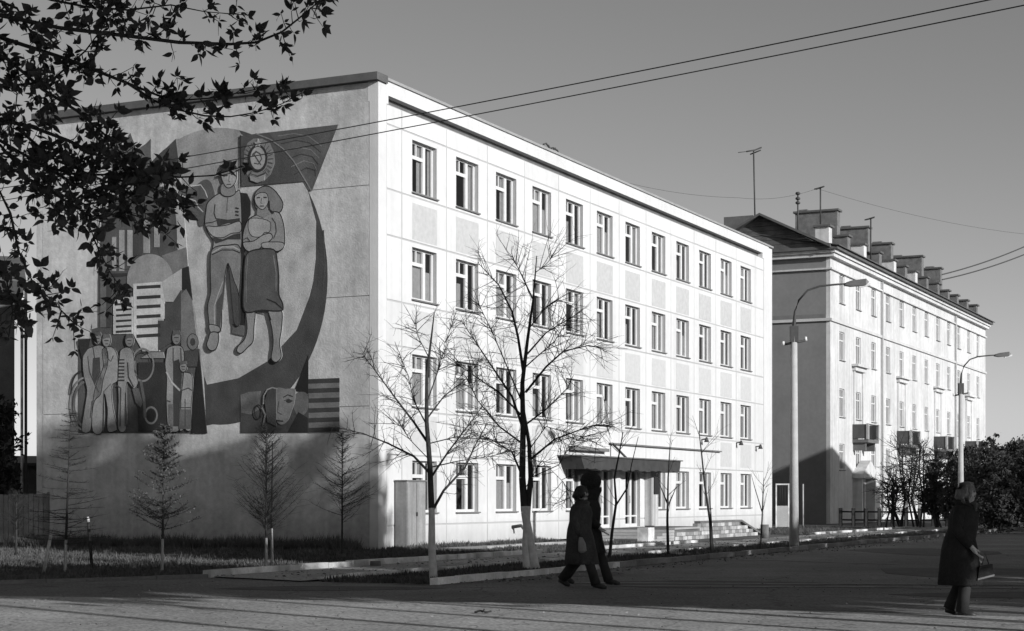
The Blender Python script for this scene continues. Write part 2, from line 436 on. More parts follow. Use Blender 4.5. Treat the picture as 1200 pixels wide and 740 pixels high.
# windows
def window_proto(v):
    fr = MB(); y0, y1 = .15, .22
    wv0, wv1 = .93, 1.09
    fr.box(0, .07, y0, y1, 0, WH); fr.box(WW - .07, WW, y0, y1, 0, WH)
    fr.box(.07, WW - .07, y0, y1, 0, .08); fr.box(.07, WW - .07, y0, y1, WH - .06, WH)
    fr.box(wv0, wv1, y0 - .01, y1, .08, WH - .06)
    fr.box(.07, wv0, y0, y1, 1.08, 1.19)
    fr.box(.50, .55, y0 + .005, y1, 1.19, WH - .06)
    fo = fr.build('window', M_frame, bld)
    def pane(x0, x1, z0, z1):
        p = MB(); p.add([(x0, .188, z0), (x1, .188, z0), (x1, .188, z1), (x0, .188, z1)], [(0, 1, 2, 3)]); p.build('pane', glass, fo, recalc=False)
    pane(.07, wv0, .08, 1.08); pane(.07, .5, 1.19, WH - .06); pane(.55, wv0, 1.19, WH - .06); pane(wv1, WW - .07, .08, WH - .06)
    s = MB(); s.box(-.05, WW + .05, -.07, .15, -.045, -.002); s.build('sill', M_sill, fo)
    rnd = random.Random(v)
    def curt(x0, x1, z1=WH):
        c = MB(); n = 14; vs = []
        for i in range(n + 1):
            x = x0 + (x1 - x0) * i / n; y = .25 + .018 * math.sin(i * 2.3)
            vs += [(x, y, .02), (x + .01 * math.sin(i), y, z1 - .02)]
        c.add(vs, [(2 * i, 2 * i + 2, 2 * i + 3, 2 * i + 1) for i in range(n)], True)
        c.build('curtain', M_curtain, fo, recalc=False)
    [lambda: curt(.78, 1.05), lambda: (curt(.70, .9), curt(1.40, 1.56)), lambda: curt(.88, 1.1), lambda: (curt(.5, .75, .9), curt(.95, 1.1)), lambda: (curt(.45, 1.1), curt(1.2, 1.56, 1.0)), lambda: curt(1.3, 1.5), lambda: curt(.60, .82, 1.05)][v]()
    return fo
protos = [window_proto(v) for v in range(7)]
used = set()
rw = random.Random(3)
for k in range(12):
    for r in range(4):
        if r == 0 and k in doors: continue
        i = rw.randrange(7); loc = (W0 + PIT * k, 0, rows[r])
        if i in used: copy_tree(protos[i], bld, loc)
        else: protos[i].location = loc; used.add(i)
for i, p in enumerate(protos):
    if i not in used: p.location = (W0, 0, rows[3])
# entrance doors
for k in doors:
    x0 = W0 + PIT * k
    d = MB(); y0, y1 = .14, .24
    d.box(0, .07, y0, y1, 0, 2.31); d.box(WW - .07, WW, y0, y1, 0, 2.31); d.box(.07, WW - .07, y0, y1, 2.23, 2.31)
    d.box(.78, .98, y0 - .01, y1, 0, 2.23); d.box(.07, .78, y0, y1, 0, .12); d.box(.98, WW - .07, y0, y1, 0, .12)
    d.box(.07, .78, y0, y1, .40, .46); d.box(.98, WW - .07, y0, y1, .40, .46)
    do = d.build('door', M_frame, bld, (x0, 0, .40))
    for (a, c) in ((.07, .78), (.98, WW - .07)):
        p = MB(); p.add([(a, .188, .12), (c, .188, .12), (c, .188, .4), (a, .188, .4)], [(0, 1, 2, 3)]); p.add([(a, .188, .46), (c, .188, .46), (c, .188, 2.23), (a, .188, 2.23)], [(0, 1, 2, 3)]); p.build('pane', glass, do, recalc=False)
    hd = MB(); hd.tube([(.7, .08, .95), (.7, .08, 1.25)], .015); hd.box(.69, .71, .08, .14, .96, .98); hd.box(.69, .71, .08, .14, 1.22, 1.24); hd.build('handle', M_steel, do)
# canopy, its brackets, the ledge over it, the plaque and the wall pier
cn = MB()
for (x0, x1, z0, z1) in ((13.1, 23.6, 2.62, 3.08),):
    n = 40; pts = [(x0, -.9, z1), (x1, -.9, z1)]
    bot = [(x0 + .35 + (x1 - x0 - .5) * i / n, -1.2, z0 + .03 * math.sin(i * 1.9) + .02 * math.sin(i * .7)) for i in range(n, -1, -1)]
    cn.prism([(p[0], p[1], p[2]) for p in pts] + [(p[0], -.9, p[2]) for p in bot], (0, .89, 0))
cano = cn.build('canopy', M_wood, bld)
b = MB(); b.box(13.0, 23.7, -.97, .0, 3.082, 3.13); b.build('canopy_roof', M_conc_d, cano)
b = MB()
b.box(14.6, 15.8, -.5, -.0, 2.40, 2.6)
b.build('canopy_beam', M_wood, cano)
b = MB(); b.box(17.9, 31.2, -.12, 0, 3.66, 3.72); b.build('ledge', M_sill, bld)
b = MB(); b.box(14.0, 17.4, -.25, 0, 3.34, 3.46); b.build('cornice_board', M_sill, bld)
b = MB(); b.tube([(18.1, -.06, 3.7), (17.8, -.8, 3.1)], .045, 6); b.build('tie_rod', M_iron, bld)
b = MB(); b.box(21.75, 22.55, -.30, -.016, .42, 2.60); b.build('pier', mat('stained_pier', .5, .9, .12, 2, streak=.45), bld)
b = MB(); b.box(22.62, 22.9, -.06, 0, .4, 2.6)
b.build('downpipe', M_steel, bld)
pl = MB(); pl.use(mat('plaque_black', .03, .3, .1, 4)).box(22.0, 22.52, -.36, -.302, 1.72, 2.42)
pl.use(mat('plaque_letters', .35, .5, .1, 4)); pl.build('plaque', None, bld)
# little lamps on brackets
for (x, z) in ((28.7, 4.15), (36.6, 4.05), (33.6, 4.15)):
    b = MB(); b.tube([(x, 0, z), (x, -.25, z + .05)], .03, 6); b.tube([(x, -.25, z + .12), (x, -.25, z - .1)], [.04, .12], 8); b.build('wall_lamp', M_iron, bld)
b = MB(); b.tube([(9.2, 0, .55), (9.2, -.35, .6), (9.2, -.45, .5)], .06, 8); b.build('spout', M_iron, bld)

# porch platform with its steps and block-work side wall
porch = thing('entrance_porch', 'low concrete porch with steps and a rough block side wall before the doors', 'porch', (AX, AY, 0), ANG)
b = MB(); b.box(14.6, 23.6, -3.7, -.02, 0.0, .38); b.build('platform', M_conc_d, porch)
b = MB(); b.box(17.4, 22.4, -3.96, -3.72, .60, .68); b.prism([(22.4, -3.96, .60), (22.4, -3.96, .68), (25.1, -3.96, .10), (25.1, -3.96, .02)], (0, .24, 0)); b.build('coping', M_conc_d, porch)
for i in range(4):
    b = MB(); b.box(12.3 + .55 * i, 14.6 if i < 3 else 14.62, -3.95, -.8, .1 * i, .1 * i + .092); b.build('step', M_conc, porch)
b = MB(); b.box(11.6, 12.2, -4.1, -3.7, 0, .52); b.build('cheek_block', M_kerb, porch)
b = MB(); b.box(14.65, 17.4, -3.96, -3.72, .40, .47); b.build('coping', M_conc, porch)
rb = random.Random(5)
M_blk = [mat('block_a', .34, .95, .2, 4, .6, 20), mat('block_b', .22, .95, .2, 4, .6, 20), mat('block_c', .48, .95, .2, 4, .6, 20)]
bme = []
for i in range(3):
    b = MB(); b.box(.008, .44, 0, .2, .006, .142); me = b.mesh('block'); me.materials.append(M_blk[i]); bme.append(me)
for r in range(4):
    x = 14.66 + (.22 if r % 2 else 0)
    while x < 24.8:
        z = .15 * r
        top = .40 if x < 17.0 else (.62 if x < 22.0 else .62 - (x + .45 - 22.4) * .2148)
        if z + .145 < top: link('block', rb.choice(bme), porch, (x, -3.95 + rb.uniform(-.012, .012), z))
        x += .45
b = MB(); b.box(14.66, 22.4, -3.9, -3.73, 0, .38); b.prism([(22.4, -3.9, 0), (22.4, -3.9, .5), (24.7, -3.9, .02), (24.7, -3.9, 0)], (0, .17, 0)); b.build('mortar', M_conc_d, porch)
b = MB(); b.box(17.42, 22.4, -3.9, -3.73, .38, .6); b.build('mortar', M_conc_d, porch)

# cabinet at the corner
cab = thing('electrical_cabinet', 'tall grey metal cabinet standing against the white front near the corner', 'cabinet', (AX, AY, 0), ANG)
b = MB(); b.box(.95, 2.13, -.45, -.05, .0, 2.06); b.build('body', mat('cabinet_paint', .24, .6, .15, 1.5, streak=.25), cab)
b = MB(); b.box(.92, 2.16, -.48, -.04, 2.06, 2.10); b.build('lid', M_sill, cab)
for i in range(2):
    b = MB(); b.box(.99 + .56 * i, 1.52 + .56 * i, -.465, -.452, .12, 2.0); dd = b.build('door', mat('cabinet_door', .27, .6, .15, 1.5, streak=.3), cab)
    b = MB(); b.box(1.49 + .06 * i, 1.51 + .06 * i, -.49, -.467, 1.0, 1.12); b.build('handle', M_iron, dd)

# antenna bracket on the parapet
pa = thing('roof_aerial', 'bent black wire aerial on the roof edge of the white building', 'aerial', FP(13.2, -.3, BH), ANG)
b = MB(); b.tube([(0, 0, -.05), (0, 0, .22)], .02, 6)
b.tube([(-.75, 0, .25), (-.5, 0, .33), (-.2, 0, .2), (.1, 0, .28), (.5, 0, .25), (.7, 0, .02)], .03, 6); b.tube([(-.3, 0, .3), (.0, 0, .12), (.3, 0, .3)], .03, 6)
b.build('bracket', M_iron, pa)

# ================================================================ MURAL
def EW(px, py):
    k = (px - 600) / F
    s = (AX - k * AY) / (.9011 + .4337 * k); Y = AY + .4337 * s
    return s, CAMH + (HZ - py) * Y / F
def alb(gv):
    l = ((gv / 255 + .055) / 1.055) ** 2.4
    return max(.018, 1.36 * l)
def mmat(gv): gv = int(round(gv / 5) * 5); return mat('mural_grey_%d' % gv, alb(gv), .9, .2, 1.8, .5, 30, streak=.08)
class Layer:
    def __init__(s, base): s.mb = MB(); s.z = base
    def poly(s, pts, gv, line=0, closed=True):
        s.z += .0009; s.mb.use(mmat(gv))
        P = [EW(*p) for p in pts]
        s.mb.prism([(-.0005, p[0], p[1]) for p in P], (-s.z, 0, 0))
        if line: s.stroke(pts + [pts[0]] if closed else pts, line, 30)
        return s
    def smooth(s, pts, n=6):
        out = []; m = len(pts)
        for i in range(m):
            p0, p1, p2, p3 = pts[i - 1], pts[i], pts[(i + 1) % m], pts[(i + 2) % m]
            for k in range(n):
                t = k / n; a = []
                for c in (0, 1):
                    a.append(.5 * (2 * p1[c] + (p2[c] - p0[c]) * t + (2 * p0[c] - 5 * p1[c] + 4 * p2[c] - p3[c]) * t * t + (3 * p1[c] - p0[c] - 3 * p2[c] + p3[c]) * t ** 3))
                out.append(tuple(a))
        return out
    def blob(s, pts, gv, line=1.2): return s.poly(s.smooth(pts, 4), gv, line)
    def ell(s, cx, cy, rx, ry, gv, line=0, n=28):
        return s.poly([(cx + rx * math.cos(2 * math.pi * i / n), cy + ry * math.sin(2 * math.pi * i / n)) for i in range(n)], gv, line)
    def stroke(s, pts, w, gv):
        """brush line of w pixels, one quad per segment"""
        s.z += .0009; s.mb.use(mmat(gv)); P = [Vector(EW(*p)) for p in pts]; w = w * .0262
        n = len(P); L = []; Rr = []
        for i in range(n):
            d = P[min(i + 1, n - 1)] - P[max(i - 1, 0)]
            if P[0] == P[-1] and i in (0, n - 1): d = P[1] - P[-2]
            if d.length < 1e-6: d = Vector((1, 0))
            d.normalize(); q = Vector((-d.y, d.x)) * w / 2
            L.append(P[i] + q); Rr.append(P[i] - q)
        for i in range(n - 1):
            s.mb.add([(-s.z, *L[i]), (-s.z, *L[i + 1]), (-s.z, *Rr[i + 1]), (-s.z, *Rr[i])], [(0, 1, 2, 3)])
        s.z += .0003
        return s
    def arc(s, cx, cy, rx, ry, a0, a1, w, gv, n=24):
        return s.stroke([(cx + rx * math.cos(R(a0 + (a1 - a0) * i / n)), cy + ry * math.sin(R(a0 + (a1 - a0) * i / n))) for i in range(n + 1)], w, gv)
    def build(s, name, parent): return s.mb.build(name, None, parent, recalc=False)
CX, CY, RX, RY = 258, 324, 126, 174
def outer(a): return (CX + RX * math.cos(R(a)), CY + RY * math.sin(R(a)))
L = Layer(.002)
# big disc (dark crescent) and its pale field
L.poly([outer(a) for a in range(-130, 98, 4)] + [(242, 499), (239, 440), (213, 207), (178, 190)], 62)
L.poly([(178, 190), (206, 163), (212, 209), (183, 210), (174, 200)], 58)
L.poly([(206, 163)] + [outer(a) for a in range(-112, -78, 4)] + [(283, 158), (340, 180), (358, 213), (370.5, 260), (370, 303), (367, 330), (363, 347), (347.7, 387), (313.6, 423.6), (279.5, 443.5), (242.6, 451), (239, 440), (226, 352), (219, 300), (212, 209)], 150)
L.poly([(206, 163)] + [outer(a) for a in range(-112, -78, 4)] + [(283, 158), (283, 222), (214, 238), (212, 209)], 124)
L.stroke([(372, 262), (375, 300), (372, 345), (360, 395), (335, 430), (300, 455)], 1, 60)
L.stroke([(379, 270), (381, 310), (378, 350)], 2, 66)
mural = L.build('mural', bld)
L = Layer(.034)  # banner
L.poly([(282, 159.5), (396.4, 146.5), (365.6, 224), (357.5, 213), (283.8, 219)], 66)
L.poly([(315, 156), (396.4, 146.5), (365.6, 224), (357.5, 213), (344.6, 188.6), (330, 173)], 74)
for i in range(6):
    L.stroke([(326 + i * 4, 160 + i * 9), (345 + i * 3, 157 + i * 8), (362 + i * 1.6, 160 + i * 8), (378 - i * 1.5, 172 + i * 7)], 1.1, 48 if i % 2 else 100)
L.stroke([(300, 157), (318, 164), (333, 175), (344.6, 188.6), (354, 204), (366, 224)], 1.6, 105)
L.stroke([(282.5, 159), (283, 219)], 1.5, 35)
L.build('banner', mural)
L = Layer(.040)  # emblem
L.poly([(287, 178), (291, 168), (298, 163), (308, 163), (317, 168), (322, 180), (323, 192), (318, 205), (312, 211), (309, 214), (296, 212), (292, 208), (286, 198)], 105)
for i in range(9):
    for sx in (-1, 1):
        a = -60 + i * 14; x = 304 + sx * 11.5 * math.cos(R(a)); y = 188 + 15 * math.sin(R(a))
        L.stroke([(x, y), (304 + sx * 17.5 * math.cos(R(a)), 188 + 23 * math.sin(R(a)))], .8, 62)
L.ell(303.5, 186, 11, 16, 42); L.ell(303.5, 186, 8.6, 13.2, 128)
L.stroke([(301, 178), (306, 181), (308, 187), (304, 193), (299, 192)], 1.6, 62)
L.stroke([(298, 180), (307, 194)], 1.6, 62); L.stroke([(297, 183), (302, 178)], 2.4, 62)
L.poly([(303.5, 163), (305, 167), (308, 167), (305.5, 169.5), (306.5, 173), (303.5, 171), (300.5, 173), (301.5, 169.5), (299, 167), (302, 167)], 130)
L.poly([(294, 206), (302, 209), (312, 205), (311, 212), (303, 215), (295, 212)], 118)
L.stroke([(294, 204), (303, 207), (313, 203)], 1, 55)
L.build('emblem', mural)
L = Layer(.012)  # left block
L.poly([(120, 255), (177, 184), (183, 210), (212, 209), (219, 300), (226, 352), (232, 400), (243, 508), (92, 508), (92, 397), (108, 397), (108, 386), (115, 384), (115, 330)], 72)
L.poly([(129, 178), (132, 161), (141, 164), (144, 172), (153, 156), (160, 176), (171, 169), (177, 163), (177, 186), (170, 215), (150, 226), (135, 215)], 78)
L.poly([(144, 190), (152, 186), (166, 190), (160, 222), (146, 226)], 130)
L.stroke([(144, 175), (150, 205)], 1, 50); L.stroke([(160, 178), (158, 205)], 1, 50)
L.poly([(183, 210), (212, 209), (217, 262), (221, 312), (213, 330), (206, 270), (196, 235)], 150)
L.blob([(183, 225), (196, 222), (206, 250), (208, 290), (206, 305), (190, 305), (182, 270)], 70, 0)
for (x0, x1, y0, y1, gv) in ((131.6, 136.4, 278, 318, 130), (140, 146, 270, 318, 132), (149.6, 156, 270, 312, 138), (156, 167.5, 262, 300, 60), (168.5, 176, 258, 297, 128), (181, 187.5, 262, 290, 135), (118, 125, 290, 384, 88), (125, 131, 318, 384, 60)):
    L.poly([(x0, y0), (x1, y0), (x1, y1), (x0, y1)], gv)
L.poly([(131, 321), (157, 320), (157, 323), (131, 325)], 45)
L.poly([(190, 300), (219, 290), (222, 330), (203, 325)], 98)
L.build('industrial_backdrop', mural)
L = Layer(.030)
L.poly([(176.5 + 27 * math.cos(R(a)), 329 + 31 * math.sin(R(a))) for a in range(-180, 1, 8)] + [(203.5, 336), (149.5, 338)], 126)
L.build('dome', mural)
L = Layer(.033)
L.poly([(190, 331), (214, 315), (214, 339), (204, 354), (193, 354), (191, 400), (186, 400), (186, 374)], 150)
L.poly([(157, 333), (190, 330.4), (193.7, 353), (193.7, 374), (185.5, 374), (186, 394), (188, 412), (168, 412), (157, 392)], 168)
for y in (335.5, 347.5, 358.5, 370, 381.5, 392.5):
    L.poly([(161, y), (189, y - 1.6), (189, y + 2.2), (161, y + 3.8)], 48)
L.poly([(133.5, 350), (156.3, 348), (156.3, 391.5), (133.5, 392)], 160)
for y in (356, 362.5, 369, 375.5, 382, 388): L.poly([(137, y), (155, y - 1), (155, y + 1.3), (137, y + 2.6)], 50)
L.build('tower_blocks', mural)
L = Layer(.036)
L.poly([(214, 315), (221.5, 312.4), (226, 352), (218.6, 339), (214, 339)], 35)
L.poly([(194, 356), (204, 354), (213, 340), (213, 394), (186, 412), (186, 376), (194, 376)], 66)
L.poly([(213, 345), (219, 339), (226, 352), (232, 400), (234, 412), (213, 412)], 100)
L.poly([(213, 412), (234, 409), (236, 430), (220, 430)], 60)
L.poly([(234, 412), (243, 508), (225.6, 508), (228, 460)], 26)
L.poly([(178, 413), (192, 413), (194, 420), (166, 420)], 120)
L.poly([(163, 425), (196, 425), (196, 506), (163, 506)], 44)
L.build('machine_hall', mural); L = Layer(.046)
L.poly([(92, 399), (107, 397), (105, 408), (97, 420)], 40)
L.build('dark_sheet', mural)
L = Layer(.042)
L.arc(101, 474, 17, 31, 95, 265, 2.2, 118); L.arc(101, 474, 13, 26, 95, 265, 3, 92); L.arc(96, 462, 12, 26, 180, 270, 2.5, 45)
L.build('cart_wheel', mural); L = Layer(.042)
L.arc(168, 428, 13, 19, 0, 360, 2.4, 108); L.arc(168, 428, 10, 15, 0, 360, 1, 50)
L.build('gear_ring', mural); L = Layer(.042)
L.arc(178, 487, 7, 9.5, 0, 360, 2.4, 112); L.ell(178, 487, 5, 7, 35)
L.stroke([(166, 446), (170, 470), (171, 490)], 4, 82); L.build('gear_ring', mural); L = Layer(.046); L.ell(227, 401, 6.5, 9.5, 100, .8); L.ell(227, 401, 3, 4.5, 55)
L.build('round_badge', mural)
# bottom right block: profile, stripes
L = Layer(.012)
L.poly([(345, 458), (354, 436), (361.5, 416), (361.5, 462)], 30)
L.poly([(282, 463), (292, 459.5), (306, 458.6), (306, 480), (362, 462), (362, 507.5), (282, 508)], 62)
L.poly([(282, 463), (292, 459.5), (306, 458.6), (304, 480), (294, 486), (283, 484)], 92)
L.blob([(347, 462), (358, 460), (361.5, 468), (360, 482), (352, 488), (345, 480)], 84, 0)
L.poly([(337, 507), (350, 483), (361, 490), (361, 507)], 34)
L.build('machine_block', mural)
L = Layer(.036)
L.blob([(324.7, 455.5), (335, 456), (346, 456), (346.5, 464), (345.4, 473), (342, 483), (338, 493), (331, 498), (325, 493), (324.5, 475)], 100, 0)
L.poly([(311, 470), (314, 460), (319, 456), (324, 456), (324.5, 500), (314, 495)], 58)
L.stroke([(309.5, 474), (310, 464), (314, 457), (320, 454.5), (326, 456)], 1.7, 118)
L.stroke([(325, 456), (325, 492)], 1, 120)
L.stroke([(333, 466), (338, 463), (344, 465)], 1.3, 42); L.ell(339.5, 470.5, 3.2, 2, 45); L.stroke([(334, 470), (339, 467.8), (344, 470.5)], .8, 50)
L.stroke([(328, 470), (326, 483), (331, 486)], .9, 70); L.stroke([(325, 493), (333, 494)], 1.6, 45)
L.arc(303.5, 483, 4.5, 8, 0, 360, 1.6, 38)
L.stroke([(308, 478), (312, 486), (309, 500)], 2, 100)
L.build('profile_face', mural)
L = Layer(.010)
L.poly([(361.5, 444.5), (398, 443), (398, 507), (361.5, 508)], 95)
for y in (444.5, 455.5, 467, 478.5, 490, 501.5): L.poly([(361.5, y + .3), (398, y - 1.0), (398, y + 4.2), (361.5, y + 5.5)], 52)
L.build('striped_flag', mural)
# dark wave / flag beside the man
L = Layer(.034)
L.blob([(211, 221), (225, 221), (238, 212), (246, 212), (251, 222), (252, 232), (246, 240), (241, 252), (239, 264), (234, 264), (231, 252), (222, 246), (214, 240)], 76, 0)
L.stroke([(213, 221), (222, 219), (236, 217), (241, 224), (244, 232)], 1.2, 160)
L.stroke([(212, 229), (222, 233), (230, 236), (233, 243), (239, 249)], 1.2, 160)
L.stroke([(184, 212), (196, 211), (205, 214), (211, 222)], 1.3, 70)
L.build('wave_band', mural)
# man
L = Layer(.040); W_ = 1.3
L.poly([(280.5, 226), (290, 227), (294, 236), (294, 252), (288, 262), (287, 300), (287, 382), (281, 380)], 36)
L.poly([(273, 380), (287, 382), (287, 394), (273, 391)], 84)
L.blob([(244.5, 238), (253, 230), (262, 226), (276, 226), (283, 229), (283, 298), (268, 302), (250, 298), (251, 284), (244, 272), (241, 262), (242.5, 246)], 118, W_)
L.poly([(254, 256), (268, 258), (282, 256), (282, 263), (268, 262), (256, 266)], 52)
L.blob([(243, 266), (254, 266), (268, 264), (282, 260), (283, 272), (272, 274), (262, 279), (250, 277)], 128, 1)
L.poly([(248, 278), (262, 281), (275, 275), (283, 274), (283, 281), (268, 281), (254, 286)], 48)
L.stroke([(253, 240), (252, 250), (254, 257)], 1.2, 40); L.stroke([(242, 262), (250, 261), (255, 259)], 1, 45); L.stroke([(268, 232), (267, 250)], .8, 90)
L.stroke([(277, 244), (281, 245)], 1.6, 45); L.stroke([(277, 248), (281, 249)], 1.6, 45); L.stroke([(277, 252), (281, 253)], 1.6, 45)
L.blob([(261.5, 216), (274, 216), (277, 227), (268, 231), (260, 227)], 112, 1)
L.blob([(260.5, 204), (269, 201), (277.5, 200), (278.5, 209), (276, 216), (271, 220.5), (266.5, 220), (262.5, 214)], 128, 1.1)
L.stroke([(263, 207), (268, 206)], 1.6, 45); L.stroke([(272, 205), (276, 204.5)], 1.6, 45); L.stroke([(270, 206), (269.5, 213), (271, 213.5)], .8, 70); L.stroke([(267, 217), (272, 216.5)], .9, 60)
L.poly(L.smooth([(259.5, 199), (262, 193), (268, 190), (273, 190), (277, 195), (278, 199), (268, 203)], 3), 40)
L.stroke([(256, 206), (266, 203), (276, 200), (283, 196.5)], 2.2, 105); L.stroke([(255, 208), (266, 205), (276, 202.5), (284, 198)], 1, 35)
L.blob([(250, 293), (268, 288), (283, 291), (283, 330), (280, 350), (275, 336), (269, 309), (265, 325), (263, 345), (261.5, 360), (260, 388), (249, 388), (246, 375), (245, 358), (248.5, 342), (248, 318)], 106, W_)
L.poly([(262, 343), (265, 325), (263, 345), (261, 368), (259, 386), (255, 380), (255, 355)], 66)
L.stroke([(253, 382), (252.5, 360), (257, 346), (263, 330)], 1.3, 140)
L.stroke([(250, 297), (262, 290), (275, 290), (283, 294)], 1.6, 140); L.stroke([(250, 299), (262, 293.5), (275, 293.5), (283, 297)], 1.2, 40)
L.blob([(270, 312), (276, 330), (281, 345), (282, 380), (276, 379), (274, 362), (272, 340)], 64, 1)
L.blob([(247, 381), (258, 383), (259, 389), (249, 390)], 118, 1)
L.blob([(249, 390), (257.5, 391), (257.5, 402), (254, 410), (248, 411), (244, 405), (246, 397)], 122, W_)
L.build('man_figure', mural)
# woman
L = Layer(.042)
L.blob([(298.5, 234), (301, 225), (308, 219.5), (316, 219), (324, 225), (331, 235), (332.5, 241), (330, 248), (322, 252), (316, 247), (304, 247), (299.5, 242)], 100, W_)
L.blob([(288, 266), (293, 257), (303, 252), (318, 249), (328, 250), (333, 262), (334.5, 276), (334, 288), (328, 295), (316, 294), (305, 292), (294, 297), (287, 291), (285.5, 278)], 118, W_)
L.blob([(293, 258), (300, 256), (312, 258), (318, 262), (317, 272), (311, 273), (306, 278), (296, 277), (292, 268)], 136, .8)
L.blob([(286, 285), (298, 283), (309, 276), (318, 274), (320, 280), (311, 287), (300, 295), (290, 294)], 128, 1.1)
L.blob([(309, 285), (322, 284), (333, 285), (333, 291), (326, 295), (316, 293), (308, 290)], 128, 1)
L.stroke([(320, 256), (324, 262), (325, 272), (322, 280)], 1, 60); L.stroke([(287, 281), (291, 279), (294, 283)], 1, 50)
L.poly([(303, 243), (316, 244), (318, 251), (310, 256), (302, 252)], 106)
L.blob([(300, 231), (306, 226.5), (313, 227), (315.5, 233), (314.5, 240), (309.5, 246), (304.5, 244), (300.5, 238)], 134, .9)
L.stroke([(302, 232.5), (306, 232)], 1.5, 50); L.stroke([(310, 232), (314, 232)], 1.5, 50); L.stroke([(308, 233), (307, 238.5), (309, 239)], .8, 75); L.stroke([(306, 242), (310.5, 242)], 1.2, 60)
L.stroke([(316.5, 236), (317, 246), (322, 250.5)], 2.2, 36)
L.blob([(290, 365), (300, 365), (299, 384), (298, 400), (291, 408), (284, 414.5), (279, 412), (280.5, 406), (288, 398), (291, 385)], 120, W_)
L.blob([(316, 364), (331, 364), (331.5, 384), (329, 402), (331, 418), (325, 425), (319.5, 420), (321.5, 403), (320, 385)], 120, W_)
L.blob([(291, 298), (302, 293), (322, 293), (326, 305), (328, 325), (328, 345), (332.5, 356), (332, 364), (322, 365), (308, 364), (288, 365), (287, 335), (288, 310)], 74, W_ + .3)
L.stroke([(300, 365), (309, 365), (316, 367), (319, 376)], 1.6, 35)
L.stroke([(314, 351), (324, 355), (332, 362)], 1.6, 35); L.stroke([(322, 300), (325, 320), (325, 342)], 1.5, 105); L.stroke([(292, 300), (290, 330), (290, 355)], 1.2, 100)
L.build('woman_figure', mural)
# workers
def worker(name, head, hx, hy, body, gv, extra):
    gv -= 18; L = Layer(.045); L.blob(body, gv, 1.0)
    for (kind, a) in extra:
        if kind == 'p': L.poly(a[0], a[1])
        else: L.stroke(a[0], a[1], a[2])
    L.ell(head[0], head[1], hx, hy, gv - 10, 1); L.poly([(head[0] - hx, head[1] - 1), (head[0] - hx * .7, head[1] - hy), (head[0] + hx * .7, head[1] - hy), (head[0] + hx, head[1] - 3), (head[0], head[1] - hy * .45)], gv - 45)
    L.stroke([(head[0] - hx * .5, head[1]), (head[0] + hx * .5, head[1])], 1.1, 60); L.stroke([(head[0] - 1, head[1] + hy * .5), (head[0] + 2, head[1] + hy * .5)], .8, 70)
    L.build(name, mural)
worker('worker_figure', (115.5, 397), 4.7, 7.5, [(109, 407), (119, 405), (127, 412), (127, 428), (122, 445), (119, 462), (112, 470), (109, 485), (107, 505), (97, 505), (100, 480), (103, 458), (99, 440), (98, 420), (102, 411)], 138,
       [('p', ([(110, 420), (118, 419), (119, 436), (112, 452), (109, 440)], 62)), ('s', ([(110, 407), (112, 420)], 1.2, 50)), ('s', ([(104, 418), (106, 436), (114, 455)], 1.2, 55)), ('s', ([(109, 470), (107, 490)], 1, 60))])
worker('worker_figure', (126, 399.5), 5, 7.5, [(121, 410), (132, 407), (138, 415), (139.5, 428), (139, 446), (132, 453), (133, 475), (138, 500), (137, 505), (127, 505), (127, 480), (123, 462), (121.5, 505), (109.5, 505), (110, 470), (115, 447), (122, 430)], 148,
       [('s', ([(126, 408), (127, 420), (131, 424), (134, 417)], 1.3, 55)), ('s', ([(123, 458), (122, 480), (121.5, 503)], 1.2, 55)), ('s', ([(131, 450), (124, 458)], 1, 80)), ('s', ([(113, 452), (117, 460)], 2, 75))])
worker('worker_figure', (153, 399.5), 5, 7.5, [(143, 410), (153, 407.5), (158, 418), (159, 436), (163, 448), (158, 456), (150, 448), (149, 470), (149, 503), (139.5, 503), (140, 470), (139, 440), (141, 420)], 140,
       [('p', ([(156, 456), (163, 455), (168, 472), (166, 478), (160, 472)], 78))] + [('s', ([(140, 422 + 4 * i), (147, 422 + 4 * i)], 1.8, 50)) for i in range(7)] + [('s', ([(151, 425), (152, 442), (158, 454)], 1.2, 50)), ('s', ([(138, 452), (143, 455), (142, 500)], 1.4, 60)), ('s', ([(149, 460), (148, 500)], 1.2, 60))])
worker('mother_figure', (208, 396), 5.2, 8.5, [(198, 408), (208, 405), (215, 408), (217, 420), (216, 440), (213, 470), (212, 503), (199, 503), (196, 472), (196.5, 445), (194.5, 428), (196, 416)], 142,
       [('p', ([(204, 424), (211, 421), (214, 440), (212, 472), (211, 500), (204, 500), (204, 460)], 55)), ('s', ([(204, 408), (204, 425)], 1.3, 50)), ('s', ([(213, 408), (213.5, 425)], 1.3, 50)), ('s', ([(196, 436), (202, 448), (212, 458)], 2.2, 150)), ('s', ([(197, 470), (201, 471)], 1.2, 50)), ('p', ([(199, 474), (204, 474), (204, 503), (199, 503)], 95))])
worker('child_figure', (216, 430), 4.4, 6.5, [(212, 439), (221, 437), (226, 441), (227, 455), (226, 465), (225, 478), (225, 503), (218, 503), (217, 484), (216, 503), (210.5, 503), (211, 478), (213, 460)], 146,
       [('p', ([(211, 480), (225, 480), (225, 503), (211, 503)], 84)), ('s', ([(218, 468), (218, 500)], 1, 45)), ('s', ([(214, 458), (222, 455), (226, 458)], 1.3, 60)), ('s', ([(212, 478), (225, 478)], 1, 60))])

